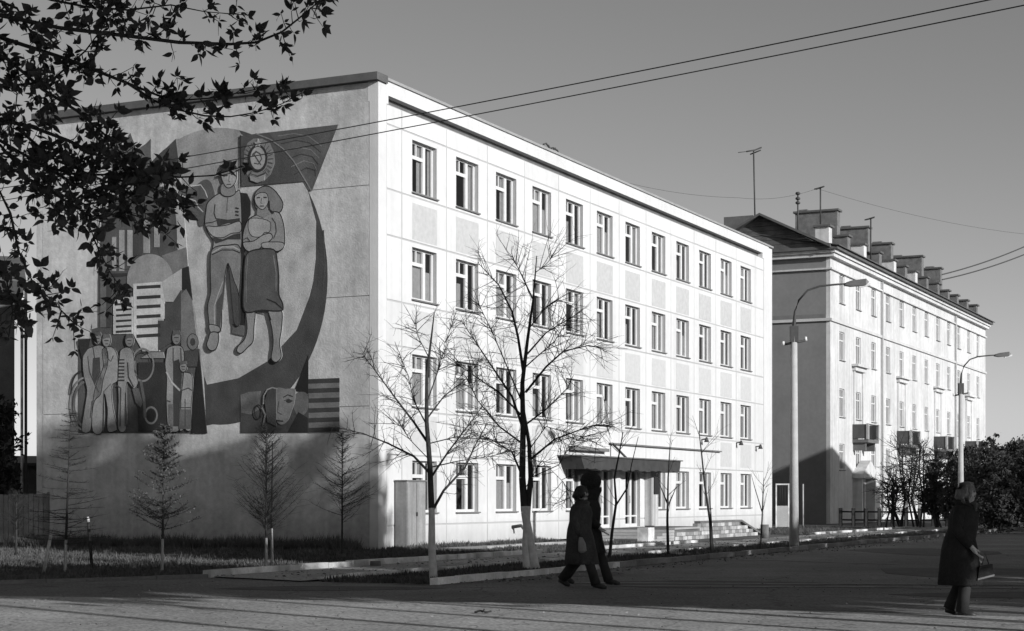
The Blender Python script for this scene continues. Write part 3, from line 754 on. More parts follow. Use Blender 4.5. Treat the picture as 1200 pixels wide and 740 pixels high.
# ================================================================ FAR APARTMENT BUILDING
FX, FY = 19.2, 104.6
far = thing('apartment_building', 'older pale apartment block with chimneys, balconies and a grey gable wall behind the lamp', 'building', (FX, FY, 0), ANG)
M_fw = mat('apartment_plaster', .54, .95, .13, .35, .4, 20, streak=.12)
FL, FD, FH = 49.9, 12.0, 16.1
frow = [(3.3, 1.6), (6.55, 1.75), (10.05, 1.75), (13.55, 1.75)]
fw = 1.2
cols = [2.1 + 3.98 * k for k in range(12)]
b = MB()
edges = [0.0] + [v for c in cols for v in (c, c + fw)] + [FL]
for i in range(0, len(edges), 2): b.box(edges[i], edges[i + 1], 0, .25, 0, FH)
for c in cols:
    zs = [0] + [v for (z, hh) in frow for v in (z, z + hh)] + [FH]
    for i in range(0, len(zs), 2): b.box(c, c + fw, 0, .25, zs[i], zs[i + 1])
b.build('wall', M_fw, far)
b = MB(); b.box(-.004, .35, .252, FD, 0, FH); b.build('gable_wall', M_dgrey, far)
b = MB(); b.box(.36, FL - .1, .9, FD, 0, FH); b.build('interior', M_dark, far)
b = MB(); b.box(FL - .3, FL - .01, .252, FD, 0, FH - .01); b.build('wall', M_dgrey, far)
b = MB(); b.box(-.12, FL, -.12, 0, 12.25, 12.42); b.box(-.12, -.004, 0, FD, 12.25, 12.42); b.build('string_course', mat('course', .5, .9, .1, 1), far)
b = MB(); b.box(-.06, -.006, .26, FD, 12.43, 12.68); b.build('string_course', M_sill, far)
b = MB(); b.box(-.15, FL, -.15, 0, 15.35, 15.45); b.box(-.15, -.004, 0, FD, 15.35, 15.45); b.build('string_course', M_fw, far)
b = MB(); b.box(-.3, FL + .1, -.3, .25, FH, FH + .2); b.box(-.3, .5, .25, FD, FH, FH + .2); b.box(-.42, FL + .15, -.42, .2, FH + .22, FH + .40); b.box(-.42, .5, .21, FD, FH + .22, FH + .40)
b.build('cornice', M_fw, far)
b = MB(); b.box(-.6, FL + .3, -.6, -.3, FH + .40, FH + .58); b.box(-.6, .2, -.3, FD + .3, FH + .40, FH + .58)
b.prism([(-.7, -.75, FH + .58), (FL + .4, -.75, FH + .58), (FL + .4, 6, FH + 1.9), (-.7 + .5, 6, FH + 1.9)], (0, 0, .05))
b.prism([(-.2, 6, FH + 1.9), (FL + .4, 6, FH + 1.9), (FL + .4, FD + .5, FH + .58), (-.7, FD + .5, FH + .58)], (0, 0, .05))
roof = b.build('roof', M_coping, far)
# timber gable in front
gb = MB()
nb = 7; gx = -.30
for i in range(nb):
    z0 = FH + .60 + i * .30; z1 = z0 + .28
    def hw(z): return 3.9 * (1 - (z - FH - .60) / 2.15)
    y0, y1 = 4.2 - hw(z0), 4.2 + hw(z0); y2, y3 = 4.2 - hw(z1), 4.2 + hw(z1)
    if z1 < FH + 2.7:
        p = MB(); p.prism([(gx, y0, z0), (gx, y1, z0), (gx, y3, z1), (gx, y2, z1)], (.06 + .02 * (i % 2), 0, 0)); p.build('gable_board', mat('weathered_board', .10, .9, .3, 2), far)
b = MB()
for sy in (-1, 1):
    b.prism([(gx - .5, 4.2, FH + 2.85), (gx - .5, 4.2, FH + 2.70), (gx - .5, 4.2 + sy * 4.4, FH + .50), (gx - .5, 4.2 + sy * 4.4, FH + .66)], (9, 0, 0))
b.build('gable_roof', M_coping, far)
b = MB(); b.box(.2, 1.2, 4.9, 6.8, FH + .5, FH + 2.9); b.build('chimney', M_conc_d, far)
# windows of the apartments
def far_window(hh):
    fr = MB(); fr.box(0, .06, .08, .14, 0, hh); fr.box(fw - .06, fw, .08, .14, 0, hh); fr.box(.06, fw - .06, .08, .14, 0, .06); fr.box(.06, fw - .06, .08, .14, hh - .06, hh)
    fr.box(fw * .55, fw * .55 + .07, .075, .14, .06, hh - .06); fr.box(.06, fw - .06, .085, .14, hh * .68, hh * .68 + .07)
    o = fr.build('window', M_frame, far)
    p = MB(); p.add([(.06, .12, .06), (fw - .06, .12, .06), (fw - .06, .12, hh - .06), (.06, .12, hh - .06)], [(0, 1, 2, 3)]); p.build('pane', glass, o, recalc=False)
    s = MB(); s.box(-.06, fw + .06, -.08, .12, -.05, -.003); s.build('sill', M_sill, o)
    c = MB(); c.box(.85, fw - .1, .24, .25, .0, hh); c.build('curtain', mat('net_curtain', .30, .95, .1, 3), o)
    return o
pa1, pb1 = far_window(1.6), far_window(1.75)
first = {0: True, 1: True}
for c in cols:
    for r, (z, hh) in enumerate(frow):
        i = 0 if r == 0 else 1; pr = (pa1, pb1)[i]
        if first[i]: pr.location = (c, 0, z); first[i] = False
        else: copy_tree(pr, far, (c, 0, z))
# balconies with tall pilastered surrounds
def balcony(c):
    o = link('balcony', None, far, (c, 0, 0))
    b = MB(); b.box(-.9, 1.9, -1.0, -.004, 5.05, 5.25); b.box(-.75, -.5, -.8, -.004, 4.55, 5.05); b.box(1.5, 1.75, -.8, -.004, 4.55, 5.05); b.build('slab', M_conc_d, o)
    for xx in (-.9, 1.84):
        b = MB(); b.box(xx, xx + .06, -1.0, -.02, 5.30, 6.2); b.build('side_panel', mat('balcony_panel', .07, .8, .2, 3), o)
    b = MB()
    for i in range(10): x = -.9 + i * .306; b.box(x, x + .035, -1.0, -.965, 5.25, 6.15)
    b.box(-.92, 1.92, -1.02, -.95, 6.15, 6.22); b.box(-.6, .2, -.95, -.93, 5.3, 6.05)
    b.build('railing', M_iron, o)
    for xx in (-.95, 1.72): b = MB(); b.box(xx, xx + .23, -1.04, -.9, 5.25, 6.25); b.build('post', M_conc, o)
    return o
def surround(c):
    b = MB(); b.box(-.75, -.5, -.10, -.004, 5.25, 9.6); b.box(1.45, 1.7, -.10, -.004, 5.25, 9.6); b.box(-.9, 1.85, -.22, -.004, 9.6, 9.85); b.box(-1.1, 2.05, -.42, -.004, 9.86, 10.0)
    return b.build('window_surround', M_fw, far, (c, 0, 0))
bc = [cols[k] for k in (1, 4, 7, 10)]
b0 = balcony(bc[0]); s0 = surround(bc[0])
for c in bc[1:]:
    copy_tree(b0, far, (c, 0, 0)); o = s0.copy(); col.objects.link(o); o.parent = far; o.location = (c, 0, 0)
# street door with pediment
b = MB(); b.box(5.3, 5.6, -.6, -.004, 0, 2.8); b.box(8.6, 8.9, -.6, -.004, 0, 2.8); b.box(5.1, 9.1, -.75, -.004, 2.8, 3.1); b.prism([(5.2, -.7, 3.1), (9.0, -.7, 3.1), (7.1, -.7, 3.95)], (0, .69, 0)); pt = b.build('portal', M_fw, far)
b = MB(); b.box(6.3, 7.9, -.08, -.004, 0, 2.5); b.build('door', M_wood, far)
for k in (3, 4, 5, 6, 7, 8):
    b = MB(); b.box(cols[k] + 1.7, cols[k] + 2.4, -.05, -.003, .6, 2.2); b.build('basement_window', M_sill, far)
# downpipes
for x in (12.6, 36.8): b = MB(); b.tube([(x, -.12, .3), (x, -.12, 16)], .07, 8); b.build('downpipe', M_steel, far)
# chimneys: cross walls on the ridge, small dormer stacks along the eaves
def ridge(t0, y0, y1, z1):
    b = MB(); b.box(t0, t0 + .75, y0, y1, FH + .7, z1); b.box(t0 + .1, t0 + .65, y1 - .8, y1 - .1, z1 + .13, z1 + .25)
    o = b.build('chimney', M_brick, far)
    b = MB(); b.box(t0 - .12, t0 + .87, y0 - .12, y1 + .12, z1, z1 + .13); b.build('chimney_cap', M_coping, o)
for (px0, px1, pyt, Yl) in ((934, 981, 247, 2.3), (985, 1017, 267, 2.3), (1021.7, 1044, 286, 2.3), (1047, 1080, 301, 2.3), (1084, 1102, 315, 2.3)):
    k = (px1 - 600) / F; X1 = FX - .9011 * Yl; Y1 = FY + .4337 * Yl; t = (k * Y1 - X1) / (.4337 - .9011 * k)
    Y = Y1 + .9011 * t; z = CAMH + (HZ - pyt) * Y / F; wl_ = (px1 - px0) / F * Y / .93
    ridge(t, Yl, Yl + wl_, z)
for i, px in enumerate((972, 996, 1015, 1033, 1050, 1063, 1075, 1088, 1101, 1113, 1123.5, 1135, 1146)):
    k = (px - 600) / F; t = (k * FY - FX) / (.4337 - .9011 * k) - .2; t = max(t, .05)
    b = MB(); hh = 1.25 if i < 9 else 1.1; w = .85
    b.box(t, t + .7, .1, .1 + w, FH + .6, FH + .6 + hh)
    o = b.build('dormer_stack', M_fw if i % 2 == 0 and i < 8 else M_brick, far)
    b = MB(); b.box(t - .12, t + .82, -.02, .22 + w, FH + .6 + hh, FH + .72 + hh); b.build('cap', M_coping, o)

# roof aerials
def aerial(name, label, px, pyb, pyt, Y, kind):
    p0 = at(px, pyb, Y); hgt = (pyb - pyt) / F * Y
    o = thing(name, label, 'aerial', p0)
    b = MB(); b.tube([(0, 0, -.9), (-.1 if kind == 'T' else 0, 0, hgt)], .05, 6); b.build('mast', M_iron, o)
    b = MB(); s = Y / F
    if kind == 'T':
        b.tube([(-11 * s, -.3, hgt - 3 * s), (0, 0, hgt), (8 * s, .3, hgt + 4 * s)], .05, 6); b.tube([(-5 * s, .3, hgt - 4 * s), (6 * s, -.2, hgt - 1 * s)], .04, 6); b.tube([(-20 * s, 0, hgt - 3 * s), (-11 * s, -.3, hgt - 3 * s)], .02, 5)
    elif kind == 'O':
        for dz in (0, 6, 11): b.ball((0, 0, hgt - dz * s), 3 * s, 3 * s, 2 * s, 8, 6)
    else:
        b.tube([(-7 * s, 0, hgt - 2 * s), (5 * s, .2, hgt + 2 * s)], .05, 6); b.tube([(-4 * s, .3, hgt - 1 * s), (3 * s, -.3, hgt)], .04, 6)
    b.build('elements', M_iron, o)
aerial('television_aerial', 'tallest television aerial, on the mast by the timber gable', 885, 252, 176, 108, 'T')
aerial('insulator_mast', 'short mast with three round insulators beside the biggest chimney', 935, 262, 227, 108, 'O')
aerial('television_aerial', 'small television aerial rising above the biggest chimney block', 961.5, 246, 220, 109, 't')
aerial('television_aerial', 'thin television aerial among the row of smaller chimneys', 1020.5, 292, 256, 116, 't')

# ================================================================ street lamps
def lamp(px, py, label, Y):
    base = at(px, Y=Y, py=HZ); o = thing('street_lamp', label, 'street lamp', (base.x, base.y, 0), 0, 'street lamps along the kerb')
    b = MB(); b.tube([(0, 0, 0), (0, 0, 3), (0, 0, 6.55)], [.155, .125, .10], 12); b.build('pole', mat('lamp_concrete', .42, .9, .1, 3, .3, 30), o)
    b = MB(); b.tube([(0, 0, 6.3), (0, 0, 6.9), (.03, 0, 7.3), (.15, 0, 7.65), (.42, 0, 7.95), (.8, 0, 8.08), (1.3, 0, 8.13), (1.62, 0, 8.15)], [.07, .06, .035, .03, .03, .03, .03, .03], 8); b.build('arm', M_iron, o)
    b = MB(); b.loft([(0, 0, 0, .05, .05)], 8) if False else None
    b.prism([(1.55, -.08, 8.10), (1.75, -.13, 8.06), (2.2, -.13, 8.10), (2.3, -.08, 8.2), (2.2, -.1, 8.3), (1.75, -.1, 8.24), (1.6, -.07, 8.19)], (0, .22, 0)); b.build('lamp_head', mat('lamp_shell', .10, .5, .1, 5), o)
    b = MB(); b.prism([(2.0, -.08, 8.02), (2.34, -.08, 8.1), (2.34, .05, 8.1), (2.0, .05, 8.02)], (0, 0, .07)); b.build('diffuser', mat('lamp_glass', .6, .2, .05, 5), o)
    b = MB(); b.box(-.12, .12, -.1, .1, 6.35, 6.85); b.tube([(-.32, 0, 6.28), (.34, 0, 6.4)], .04, 6); b.build('bracket', M_iron, o)
    for dx, dz in ((-.33, 6.28), (.36, 6.42)):
        b = MB(); b.tube([(dx, 0, dz - .02), (dx, 0, dz + .1)], [.05, .035], 8); b.build('insulator', mat('porcelain', .7, .3, .03, 4), o)
lamp(930.5, 643, 'nearest curved-arm concrete street lamp by the end of the white building', 53.4)
lamp(1126, 623, 'farther curved-arm street lamp rising behind the walker in the dark coat', 80.0)

# ================================================================ overhead wires
def wire(label, P, r, mid=0):
    pts = []
    for i in range(len(P) - 1):
        a, c = P[i], P[i + 1]
        n = 24
        for k in range(n): t = k / n; pts.append(a.lerp(c, t) - Vector((0, 0, mid * 4 * t * (1 - t))))
    pts.append(P[-1])
    b = MB(); b.tube(pts, r, 5, cap=False)
    return tag(b.build('overhead_wire', M_iron), label, 'wire', 'overhead wires')
LP = Vector((-13.6, 36.8, 0)); RP = Vector((9.4, 15.0, 0))
wA = at(2, 217, 33); wB = at(1117, -1, 20)
dA = (wB - wA)
wire('upper of the two wires slanting across the sky before the mural', [wA - dA * .16, wB + dA * .27], .0085, .16)
wA2 = at(2, 232, 33.6); wB2 = at(1195, -1, 20.4); dA2 = wB2 - wA2
wire('lower of the two wires slanting across the sky before the mural', [wA2 - dA2 * .16, wB2 + dA2 * .27], .0085, .14)
e1 = at(1104, 322, 137); e2 = at(1225, 278, 142)
wire('upper of the two short wires at the right end of the chimneys', [e1, e2], .05, .25)
e1 = at(1104, 328, 137.5); e2 = at(1225, 288, 142)
wire('lower of the two short wires at the right end of the chimneys', [e1, e2], .05, .25)
wire('hair-thin high wire strung between roof aerials', [at(960, 222, 109), at(1215, 276, 125)], .010, .4)
wire('hair-thin wire running left from the tallest aerial', [at(700, 205, 100), at(866, 232, 108), at(958, 221, 109)], .010, .3)

# ================================================================ bare street trees
def branch_rec(b, p, d, ln, r, depth, rnd, droop=0.0, spread=.5, minr=.004, seg=5):
    pts = [p]; q = p.copy(); dd = d.normalized(); n = 4
    for i in range(n):
        dd = (dd + Vector((rnd.uniform(-.13, .13), rnd.uniform(-.13, .13), rnd.uniform(-.1, .12) - droop))).normalized()
        q = q + dd * ln / n; pts.append(q.copy())
    rad = [r * (1 - .62 * i / n) for i in range(n + 1)]
    b.tube(pts, rad, 3 if r < .012 else seg, cap=False)
    if depth <= 0: return
    for k in range(rnd.choice((3, 4, 5))):
        i = rnd.uniform(.25, 1) * n; j = min(int(i), n - 1); pp = pts[j].lerp(pts[j + 1], i - j)
        base = (pts[j + 1] - pts[j]).normalized()
        side = Vector((rnd.gauss(0, 1), rnd.gauss(0, 1), rnd.gauss(.15, .8))).normalized()
        nd = (base * (1 - spread * .55) + side * spread).normalized()
        branch_rec(b, pp, nd, ln * rnd.uniform(.4, .65), max(minr, r * .45), depth - 1, rnd, droop, spread, minr, seg)
def tree_px(name, label, Y, base, stems, limbs, seed, white_h, twl=.9, group='bare young street trees'):
    rnd = random.Random(seed)
    org = at(base[0], Y=Y, py=HZ); org.z = 0
    o = thing(name, label, 'tree', org, 0, group)
    def loc(px, py, dy=0):
        p = at(px, py, Y + dy); return Vector((p.x * 1 - org.x - (p.x / (Y + dy) * dy) * 0, p.y - org.y, max(p.z, 0)))
    tr = MB()
    for (pts, r0, r1) in stems:
        P = [loc(*q) for q in pts]; n = len(P)
        for i in range(n - 1):
            a, c = P[i], P[i + 1]; ra = r0 + (r1 - r0) * i / (n - 1); rc = r0 + (r1 - r0) * (i + 1) / (n - 1)
            sub = 6
            seq = [a.lerp(c, t / sub) for t in range(sub + 1)]
            for t in range(sub):
                tr.use(M_lime if seq[t + 1].z < white_h else M_bark)
                tr.tube([seq[t], seq[t + 1]], [ra + (rc - ra) * t / sub, ra + (rc - ra) * (t + 1) / sub], 10, cap=False)
    tr.build('trunk', None, o, recalc=False)
    for (pts, r0) in limbs:
        cr = MB().use(M_bark); n = len(pts); dys = rnd.uniform(-1, 1)
        P = []
        for i, q in enumerate(pts):
            dy = dys * i / (n - 1) * 1.0
            v = at(q[0], q[1], Y + dy); P.append(Vector((v.x - org.x, v.y - org.y, v.z)))
        cr.tube(P, [max(.006, .78 * r0 * (1 - .84 * i / (n - 1))) for i in range(n)], 6, cap=False)
        tot = sum((P[i + 1] - P[i]).length for i in range(n - 1))
        for k in range(int(8 + tot * 10)):
            i = rnd.uniform(.2, .999) * (n - 1); j = int(i); pp = P[j].lerp(P[j + 1], i - j); base_ = (P[j + 1] - P[j]).normalized()
            side = Vector((rnd.gauss(0, 1), rnd.gauss(0, .7), rnd.gauss(.1, .7))).normalized()
            branch_rec(cr, pp, (base_ * .6 + side * .7).normalized(), twl * rnd.uniform(.35, .95) * (1 - .3 * i / n), .0085, 1, rnd, .02, .7, .004)
        cr.build('limb', None, o, recalc=False)
    return o
tree_px('bare_tree', 'shorter bare street tree with one whitewashed trunk near the corner', 33.4, (507, 678),
    [([(508, 678), (506, 640), (506, 605), (504, 548), (500, 495), (500, 440), (505, 400), (509, 366)], .085, .010)],
    [([(504, 555), (485, 535), (455, 520), (425, 508), (404, 504)], .04), ([(502, 520), (485, 495), (462, 465), (440, 435), (425, 415)], .035),
     ([(506, 600), (520, 575), (545, 548), (558, 520), (572, 495)], .04), ([(505, 560), (525, 530), (548, 500), (570, 470)], .03),
     ([(501, 500), (485, 470), (478, 440), (468, 415)], .02), ([(501, 490), (520, 465), (545, 445), (560, 425)], .025), ([(504, 548), (540, 540), (575, 535), (600, 528)], .02),
     ([(503, 520), (535, 512), (565, 515), (590, 520)], .018), ([(504, 540), (480, 515), (470, 500), (458, 495)], .015), ([(501, 470), (515, 430), (522, 400), (530, 380)], .018), ([(503, 420), (490, 395), (486, 378)], .014)], 11, 1.45, .75)
tree_px('bare_tree', 'tallest bare street tree, two crossing trunks whitewashed at the foot', 37.5, (622, 668),
    [([(627, 667), (622, 640), (615, 600), (612, 560), (613, 500), (612, 450), (618, 400), (625, 350), (629, 300)], .115, .010),
     ([(618, 668), (616, 640), (618, 600), (622, 560), (620, 520), (610, 460)], .10, .03)],
    [([(612, 500), (600, 465), (580, 435), (560, 405), (540, 375)], .045), ([(614, 440), (607, 395), (600, 365), (585, 335), (560, 308)], .05), ([(620, 385), (640, 360), (655, 350)], .02), ([(624, 350), (610, 320), (600, 300)], .025),
     ([(616, 460), (640, 430), (660, 412), (690, 405), (705, 408)], .035), ([(613, 500), (640, 480), (665, 455), (672, 440)], .03), ([(620, 540), (650, 515), (690, 500), (715, 498)], .035), ([(613, 560), (600, 530), (575, 515), (550, 508)], .035),
     ([(614, 490), (585, 460), (555, 440), (525, 420)], .03), ([(618, 530), (640, 500), (680, 512), (700, 520)], .02), ([(618, 415), (640, 390), (665, 375), (682, 365)], .03), ([(612, 520), (585, 500), (560, 470), (545, 440)], .03),
     ([(627, 320), (640, 310), (648, 300)], .012), ([(622, 560), (655, 545), (668, 520), (690, 510)], .02), ([(611, 470), (590, 420), (575, 385), (560, 355)], .025), ([(616, 430), (650, 400), (668, 372)], .02),([(614, 575),(635, 540),(660,565),(668,585)],.014)], 12, 1.5, 1.0)
# saplings along the avenue
def sapling(px, py, label, polys, r=.035, tw=7):
    Y = at(px, py).y; rnd = random.Random(px)
    org = at(px, py); o = thing('young_sapling', label, 'tree', org, 0, 'thin saplings along the avenue')
    P = [at(q[0], q[1], Y) - org for q in polys[0]]
    b = MB(); b.tube(P, [r * (1 - .75 * i / (len(P) - 1)) for i in range(len(P))], 7, cap=False); b.build('trunk', M_bark, o)
    b = MB()
    for pl_ in polys[1:]:
        Q = [at(q[0], q[1], Y + .2 * i) - org for i, q in enumerate(pl_)]
        b.tube(Q, [r * .55 * (1 - .7 * i / (len(Q) - 1)) for i in range(len(Q))], 5, cap=False)
    for k in range(tw):
        t = rnd.uniform(.35, 1) * (len(P) - 1); j = min(int(t), len(P) - 2); p = P[j].lerp(P[j + 1], t - j)
        branch_rec(b, p, Vector((rnd.gauss(0, .6), rnd.gauss(0, .6), .9)), rnd.uniform(.3, .8), .009, 1, rnd, 0, .5, .004)
    b.build('crown', M_bark, o)
sapling(714, 657, 'leaning forked sapling just right of the two walkers', [[(714, 657), (717, 625), (722, 590), (720, 560), (726, 530), (730, 507)], [(722, 592), (735, 572), (740, 545), (748, 512)]], .045)
sapling(783, 652, 'straight thin sapling before the porch steps', [[(783, 652), (782, 610), (783, 560), (785, 525)], [(782, 590), (772, 565)], [(782, 595), (793, 570)]], .045)
sapling(835, 650, 'twin-stemmed sapling before the block side wall of the porch', [[(834, 650), (832, 610), (826, 570), (822, 530), (819, 505)], [(836, 650), (833, 600), (830, 570)]], .045)
sapling(893, 645, 'thinnest sapling by the far end of the white front', [[(891, 645), (893, 610), (894, 580), (895, 560)], [(893, 600), (884, 570), (880, 555)]], .03)
# larches and spruce before the mural wall
def larch(px, py, pt, label, seed, spread, nb, up=-.1, double=False, m=M_bark, needles=0, pyb=None, lean=0, kind='young_larch', rscale=1, white=True):
    rnd = random.Random(seed); org = at(px, py); Y = org.y
    H = CAMH + (HZ - pt) * Y / F; z0 = CAMH + (HZ - (pyb or py - 30)) * Y / F
    o = thing(kind, label, 'tree', org, 0, 'small trees on the lawn under the mural')
    b = MB(); b.use(M_conc if white else M_bark).tube([(0, 0, 0), (lean * .2, 0, .7)], [.032 * rscale, .03 * rscale], 7, cap=False); b.use(m).tube([(lean * .2, 0, .7), (lean * .5, 0, H * .5), (lean, 0, H)], [.03 * rscale, .02, .006], 6, cap=False)
    if double: b.use(M_conc).tube([(.12, .1, 0), (.1, .1, .9)], .028, 7, cap=False); b.use(m).tube([(.1, .1, .9), (.12, .1, H * .9)], [.028, .008], 6, cap=False)
    b.build('trunk', None, o, recalc=False)
    c = MB().use(m); nd = MB()
    for k in range(nb):
        f = rnd.random() ** .85; z = z0 + (H - z0) * f; ln = spread * (1 - f) ** .8 * rnd.uniform(.6, 1.1) + .12
        a = rnd.uniform(0, 6.28); d = Vector((math.cos(a), math.sin(a), up + rnd.uniform(-.1, .25)))
        p = Vector((lean * z / H, 0, z)); pts = [p]
        dd = d.normalized()
        for i in range(4):
            dd = (dd + Vector((0, 0, .09 if up >= 0 else .03))).normalized(); p = p + dd * ln / 4; pts.append(p.copy())
        c.tube(pts, [.008, .006, .005, .004, .002], 4, cap=False)
        for j in range(1, 5):
            for s in range(3):
                q = pts[j - 1].lerp(pts[j], rnd.random()); e = q + Vector((rnd.gauss(0, 1), rnd.gauss(0, 1), rnd.uniform(-.3, .6))).normalized() * ln * .22 + dd * ln * .1
                c.tube([q, e], [.0035, .0015], 3, cap=False)
                if needles:
                    for t in range(needles):
                        w = q.lerp(e, rnd.random()); v = Vector((rnd.gauss(0, 1), rnd.gauss(0, 1), rnd.gauss(0, .7))).normalized() * .05; u = v.cross(Vector((0, 0, 1))).normalized() * .012
                        nd.add([w - u, w + u, w + v], [(0, 1, 2)])
        if needles:
            for t in range(needles * 14):
                j = rnd.randrange(4); w = pts[j].lerp(pts[j + 1], rnd.random()); v = Vector((rnd.gauss(0, 1), rnd.gauss(0, 1), rnd.gauss(0, .7))).normalized() * .055; u = v.cross(Vector((0, 0, 1))).normalized() * .014
                nd.add([w - u, w + u, w + v], [(0, 1, 2)])
    c.build('crown', None, o, recalc=False)
    if needles: nd.build('needles', M_needle, o, recalc=False)
larch(19, 654, 575, 'faint low bare sapling before the grey board fence', 21, .6, 45, .3, white=False, kind='young_tree')
larch(76, 673, 480, 'tall thin young larch left of the spruce', 22, .85, 90, -.05, lean=.12)
larch(190, 671, 500, 'bushy young spruce with pale needles under the workers of the mural', 23, .85, 80, .12, needles=4, pyb=632, kind='young_spruce', lean=.05)
larch(312, 669, 500, 'widest bare young tree with twin stems under the mural', 24, 1.15, 130, .55, double=True, pyb=630, kind='young_tree')
larch(401, 651, 508, 'bare young tree closest to the corner of the grey end wall', 25, 1.1, 100, .25, pyb=615, kind='young_tree', white=False)
# stakes
for (x0, y0, x1, y1, lab, m) in ((51, 673, 59.5, 627, 'white leaning wooden stake', M_kerb), (108, 668, 103, 606, 'dark upright stake with a pale tip', M_bark)):
    p = at(x0, y0); q = at(x1, y1, p.y + .05)
    b = MB().use(m); b.tube([(0, 0, 0), (q - p) * .9], .035, 6); b.use(M_kerb).tube([(q - p) * .9, q - p], .036, 6)
    tag(b.build('stake', None, None, p), lab, 'stake')

# ================================================================ left edge: fence, house, hedge tree
fe = thing('board_fence', 'grey rough board fence at the left edge beside the mural wall', 'fence', at(0, Y=57, py=HZ) * 1)
fe.location.z = 0
M_board = mat('grey_boards', .20, .95, .25, 3, .5, 30, streak=.3)
b = MB(); rf = random.Random(4)
for i in range(40):
    x = -5.0 + i * .165; b.box(x, x + .15, 0, .03, .1, 1.68 + rf.uniform(-.03, .02))
o = b.build('boards', M_board, fe); o['kind'] = 'stuff'
b = MB(); b.box(-5, 1.6, .03, .09, .4, .5); b.box(-5, 1.6, .03, .09, 1.3, 1.4); b.build('rail', M_board, fe)
for x in (-3.2, -.9, 1.55): b = MB(); b.box(x, x + .12, .03, .15, 0, 1.75); b.build('post', M_board, fe)
ho = thing('neighbouring_house', 'dark house corner with a low eave and white downpipe at the left edge', 'house', (at(27, Y=74, py=340).x, 74, 0), R(17))
w_ = at(27, Y=74, py=340)
b = MB(); b.box(-12, -.35, 0, 9, 0, w_.z - .3); b.build('wall', M_conc_d, ho)
b = MB(); b.box(-12.5, .0, -1, 10, w_.z - .3, w_.z + .25); b.build('eave', M_wood, ho)
b = MB(); b.prism([(-12.5, -1, w_.z + .25), (.1, -1, w_.z + .25), (.1, 5, w_.z + 2.0), (-12.5, 5, w_.z + 2.0)], (0, 0, .08)); b.build('roof', M_coping, ho)
xp = .0
b = MB(); b.tube([(xp - .05, -.2, .3), (xp - .05, -.2, w_.z)], .06, 8); b.build('downpipe', M_kerb, ho)
b = MB(); b.box(xp + .05, xp + .17, -.25, -.1, .3, w_.z); b.build('corner_post', M_wood, ho)
lo = thing('low_shed', 'low dark shed seen between the fence and the end wall', 'shed', (-24, 84, 0))
b = MB(); b.box(-4, 1.9, 0, 6, 0, 3.2); b.build('wall', M_conc_d, lo)
b = MB(); b.prism([(-4.2, -.3, 3.1), (-4.2, 6.3, 3.6), (-4.2, 6.3, 3.75), (-4.2, -.3, 3.25)], (6.3, 0, 0)); b.build('roof', M_coping, lo)
b = MB(); b.tube([(1.0, 2, 3.3), (1.0, 2, 4.0)], .12, 8); b.build('vent_pipe', M_iron, lo)

def leafy(name, label, cat, loc, blobs, n, size, m, seed, group=None, trunk_h=1.0, trunk_r=.1, mats=None):
    """crown of small leaf faces spread unevenly through a few overlapping volumes, on forking limbs"""
    rnd = random.Random(seed); o = thing(name, label, cat, loc, 0, group)
    t = MB(); top = max(bl[2] for bl in blobs)
    t.tube([(0, 0, 0), (.05, 0, trunk_h)], [trunk_r, trunk_r * .75], 8, cap=False)
    for bl in blobs:
        c = Vector(bl[:3]); t.tube([(.05, 0, trunk_h), Vector((.05, 0, trunk_h)).lerp(c, .5) + Vector((rnd.uniform(-.2, .2), rnd.uniform(-.2, .2), .1)), c], [trunk_r * .6, trunk_r * .4, trunk_r * .15], 6, cap=False)
        for q in range(5):
            branch_rec(t, c, Vector((rnd.gauss(0, 1), rnd.gauss(0, 1), rnd.gauss(.4, .6))), bl[3] * .8, trunk_r * .15, 1, rnd, 0, .6, .012)
    t.build('trunk', M_bark, o, recalc=False)
    c = MB(); tot = sum(bl[3] ** 2 * bl[4] for bl in blobs)
    for bl in blobs:
        k = int(n * bl[3] ** 2 * bl[4] / tot)
        cl = [Vector((rnd.gauss(0, 1), rnd.gauss(0, 1), rnd.gauss(0, 1))).normalized() * rnd.random() ** .45 for _ in range(max(6, k // 28))]
        for i in range(k):
            q = rnd.choice(cl); p = Vector((bl[0] + q.x * bl[3], bl[1] + q.y * bl[3], bl[2] + q.z * bl[4])) + Vector((rnd.gauss(0, 1), rnd.gauss(0, 1), rnd.gauss(0, 1))) * bl[3] * .13
            u = Vector((rnd.gauss(0, 1), rnd.gauss(0, 1), rnd.gauss(0, 1))).normalized(); v = u.cross(Vector((rnd.gauss(0, 1), rnd.gauss(0, 1), rnd.gauss(0, 1)))).normalized(); s = size * rnd.uniform(.6, 1.3)
            c.add([p - u * s, p - v * s * .45, p + u * s, p + v * s * .45], [(0, 1, 2, 3)])
    c.build('crown', m, o, recalc=False)
    return o
M_ever = mat('evergreen_leaf', .045, .8, .3, 3)
p = at(3, Y=62, py=HZ); leafy('evergreen_tree', 'dark dense tree filling the left edge before the neighbouring house', 'tree', (p.x - .9, 62, 0), [(-.5, 0, 4.6, 1.2, 1.4), (.35, 0, 3.8, 1.15, 1.6), (-.6, 0, 2.6, 1.4, 1.4), (.45, 0, 2.0, 1.1, 1.3)], 9000, .12, M_ever, 31, None, 1.2, .15)
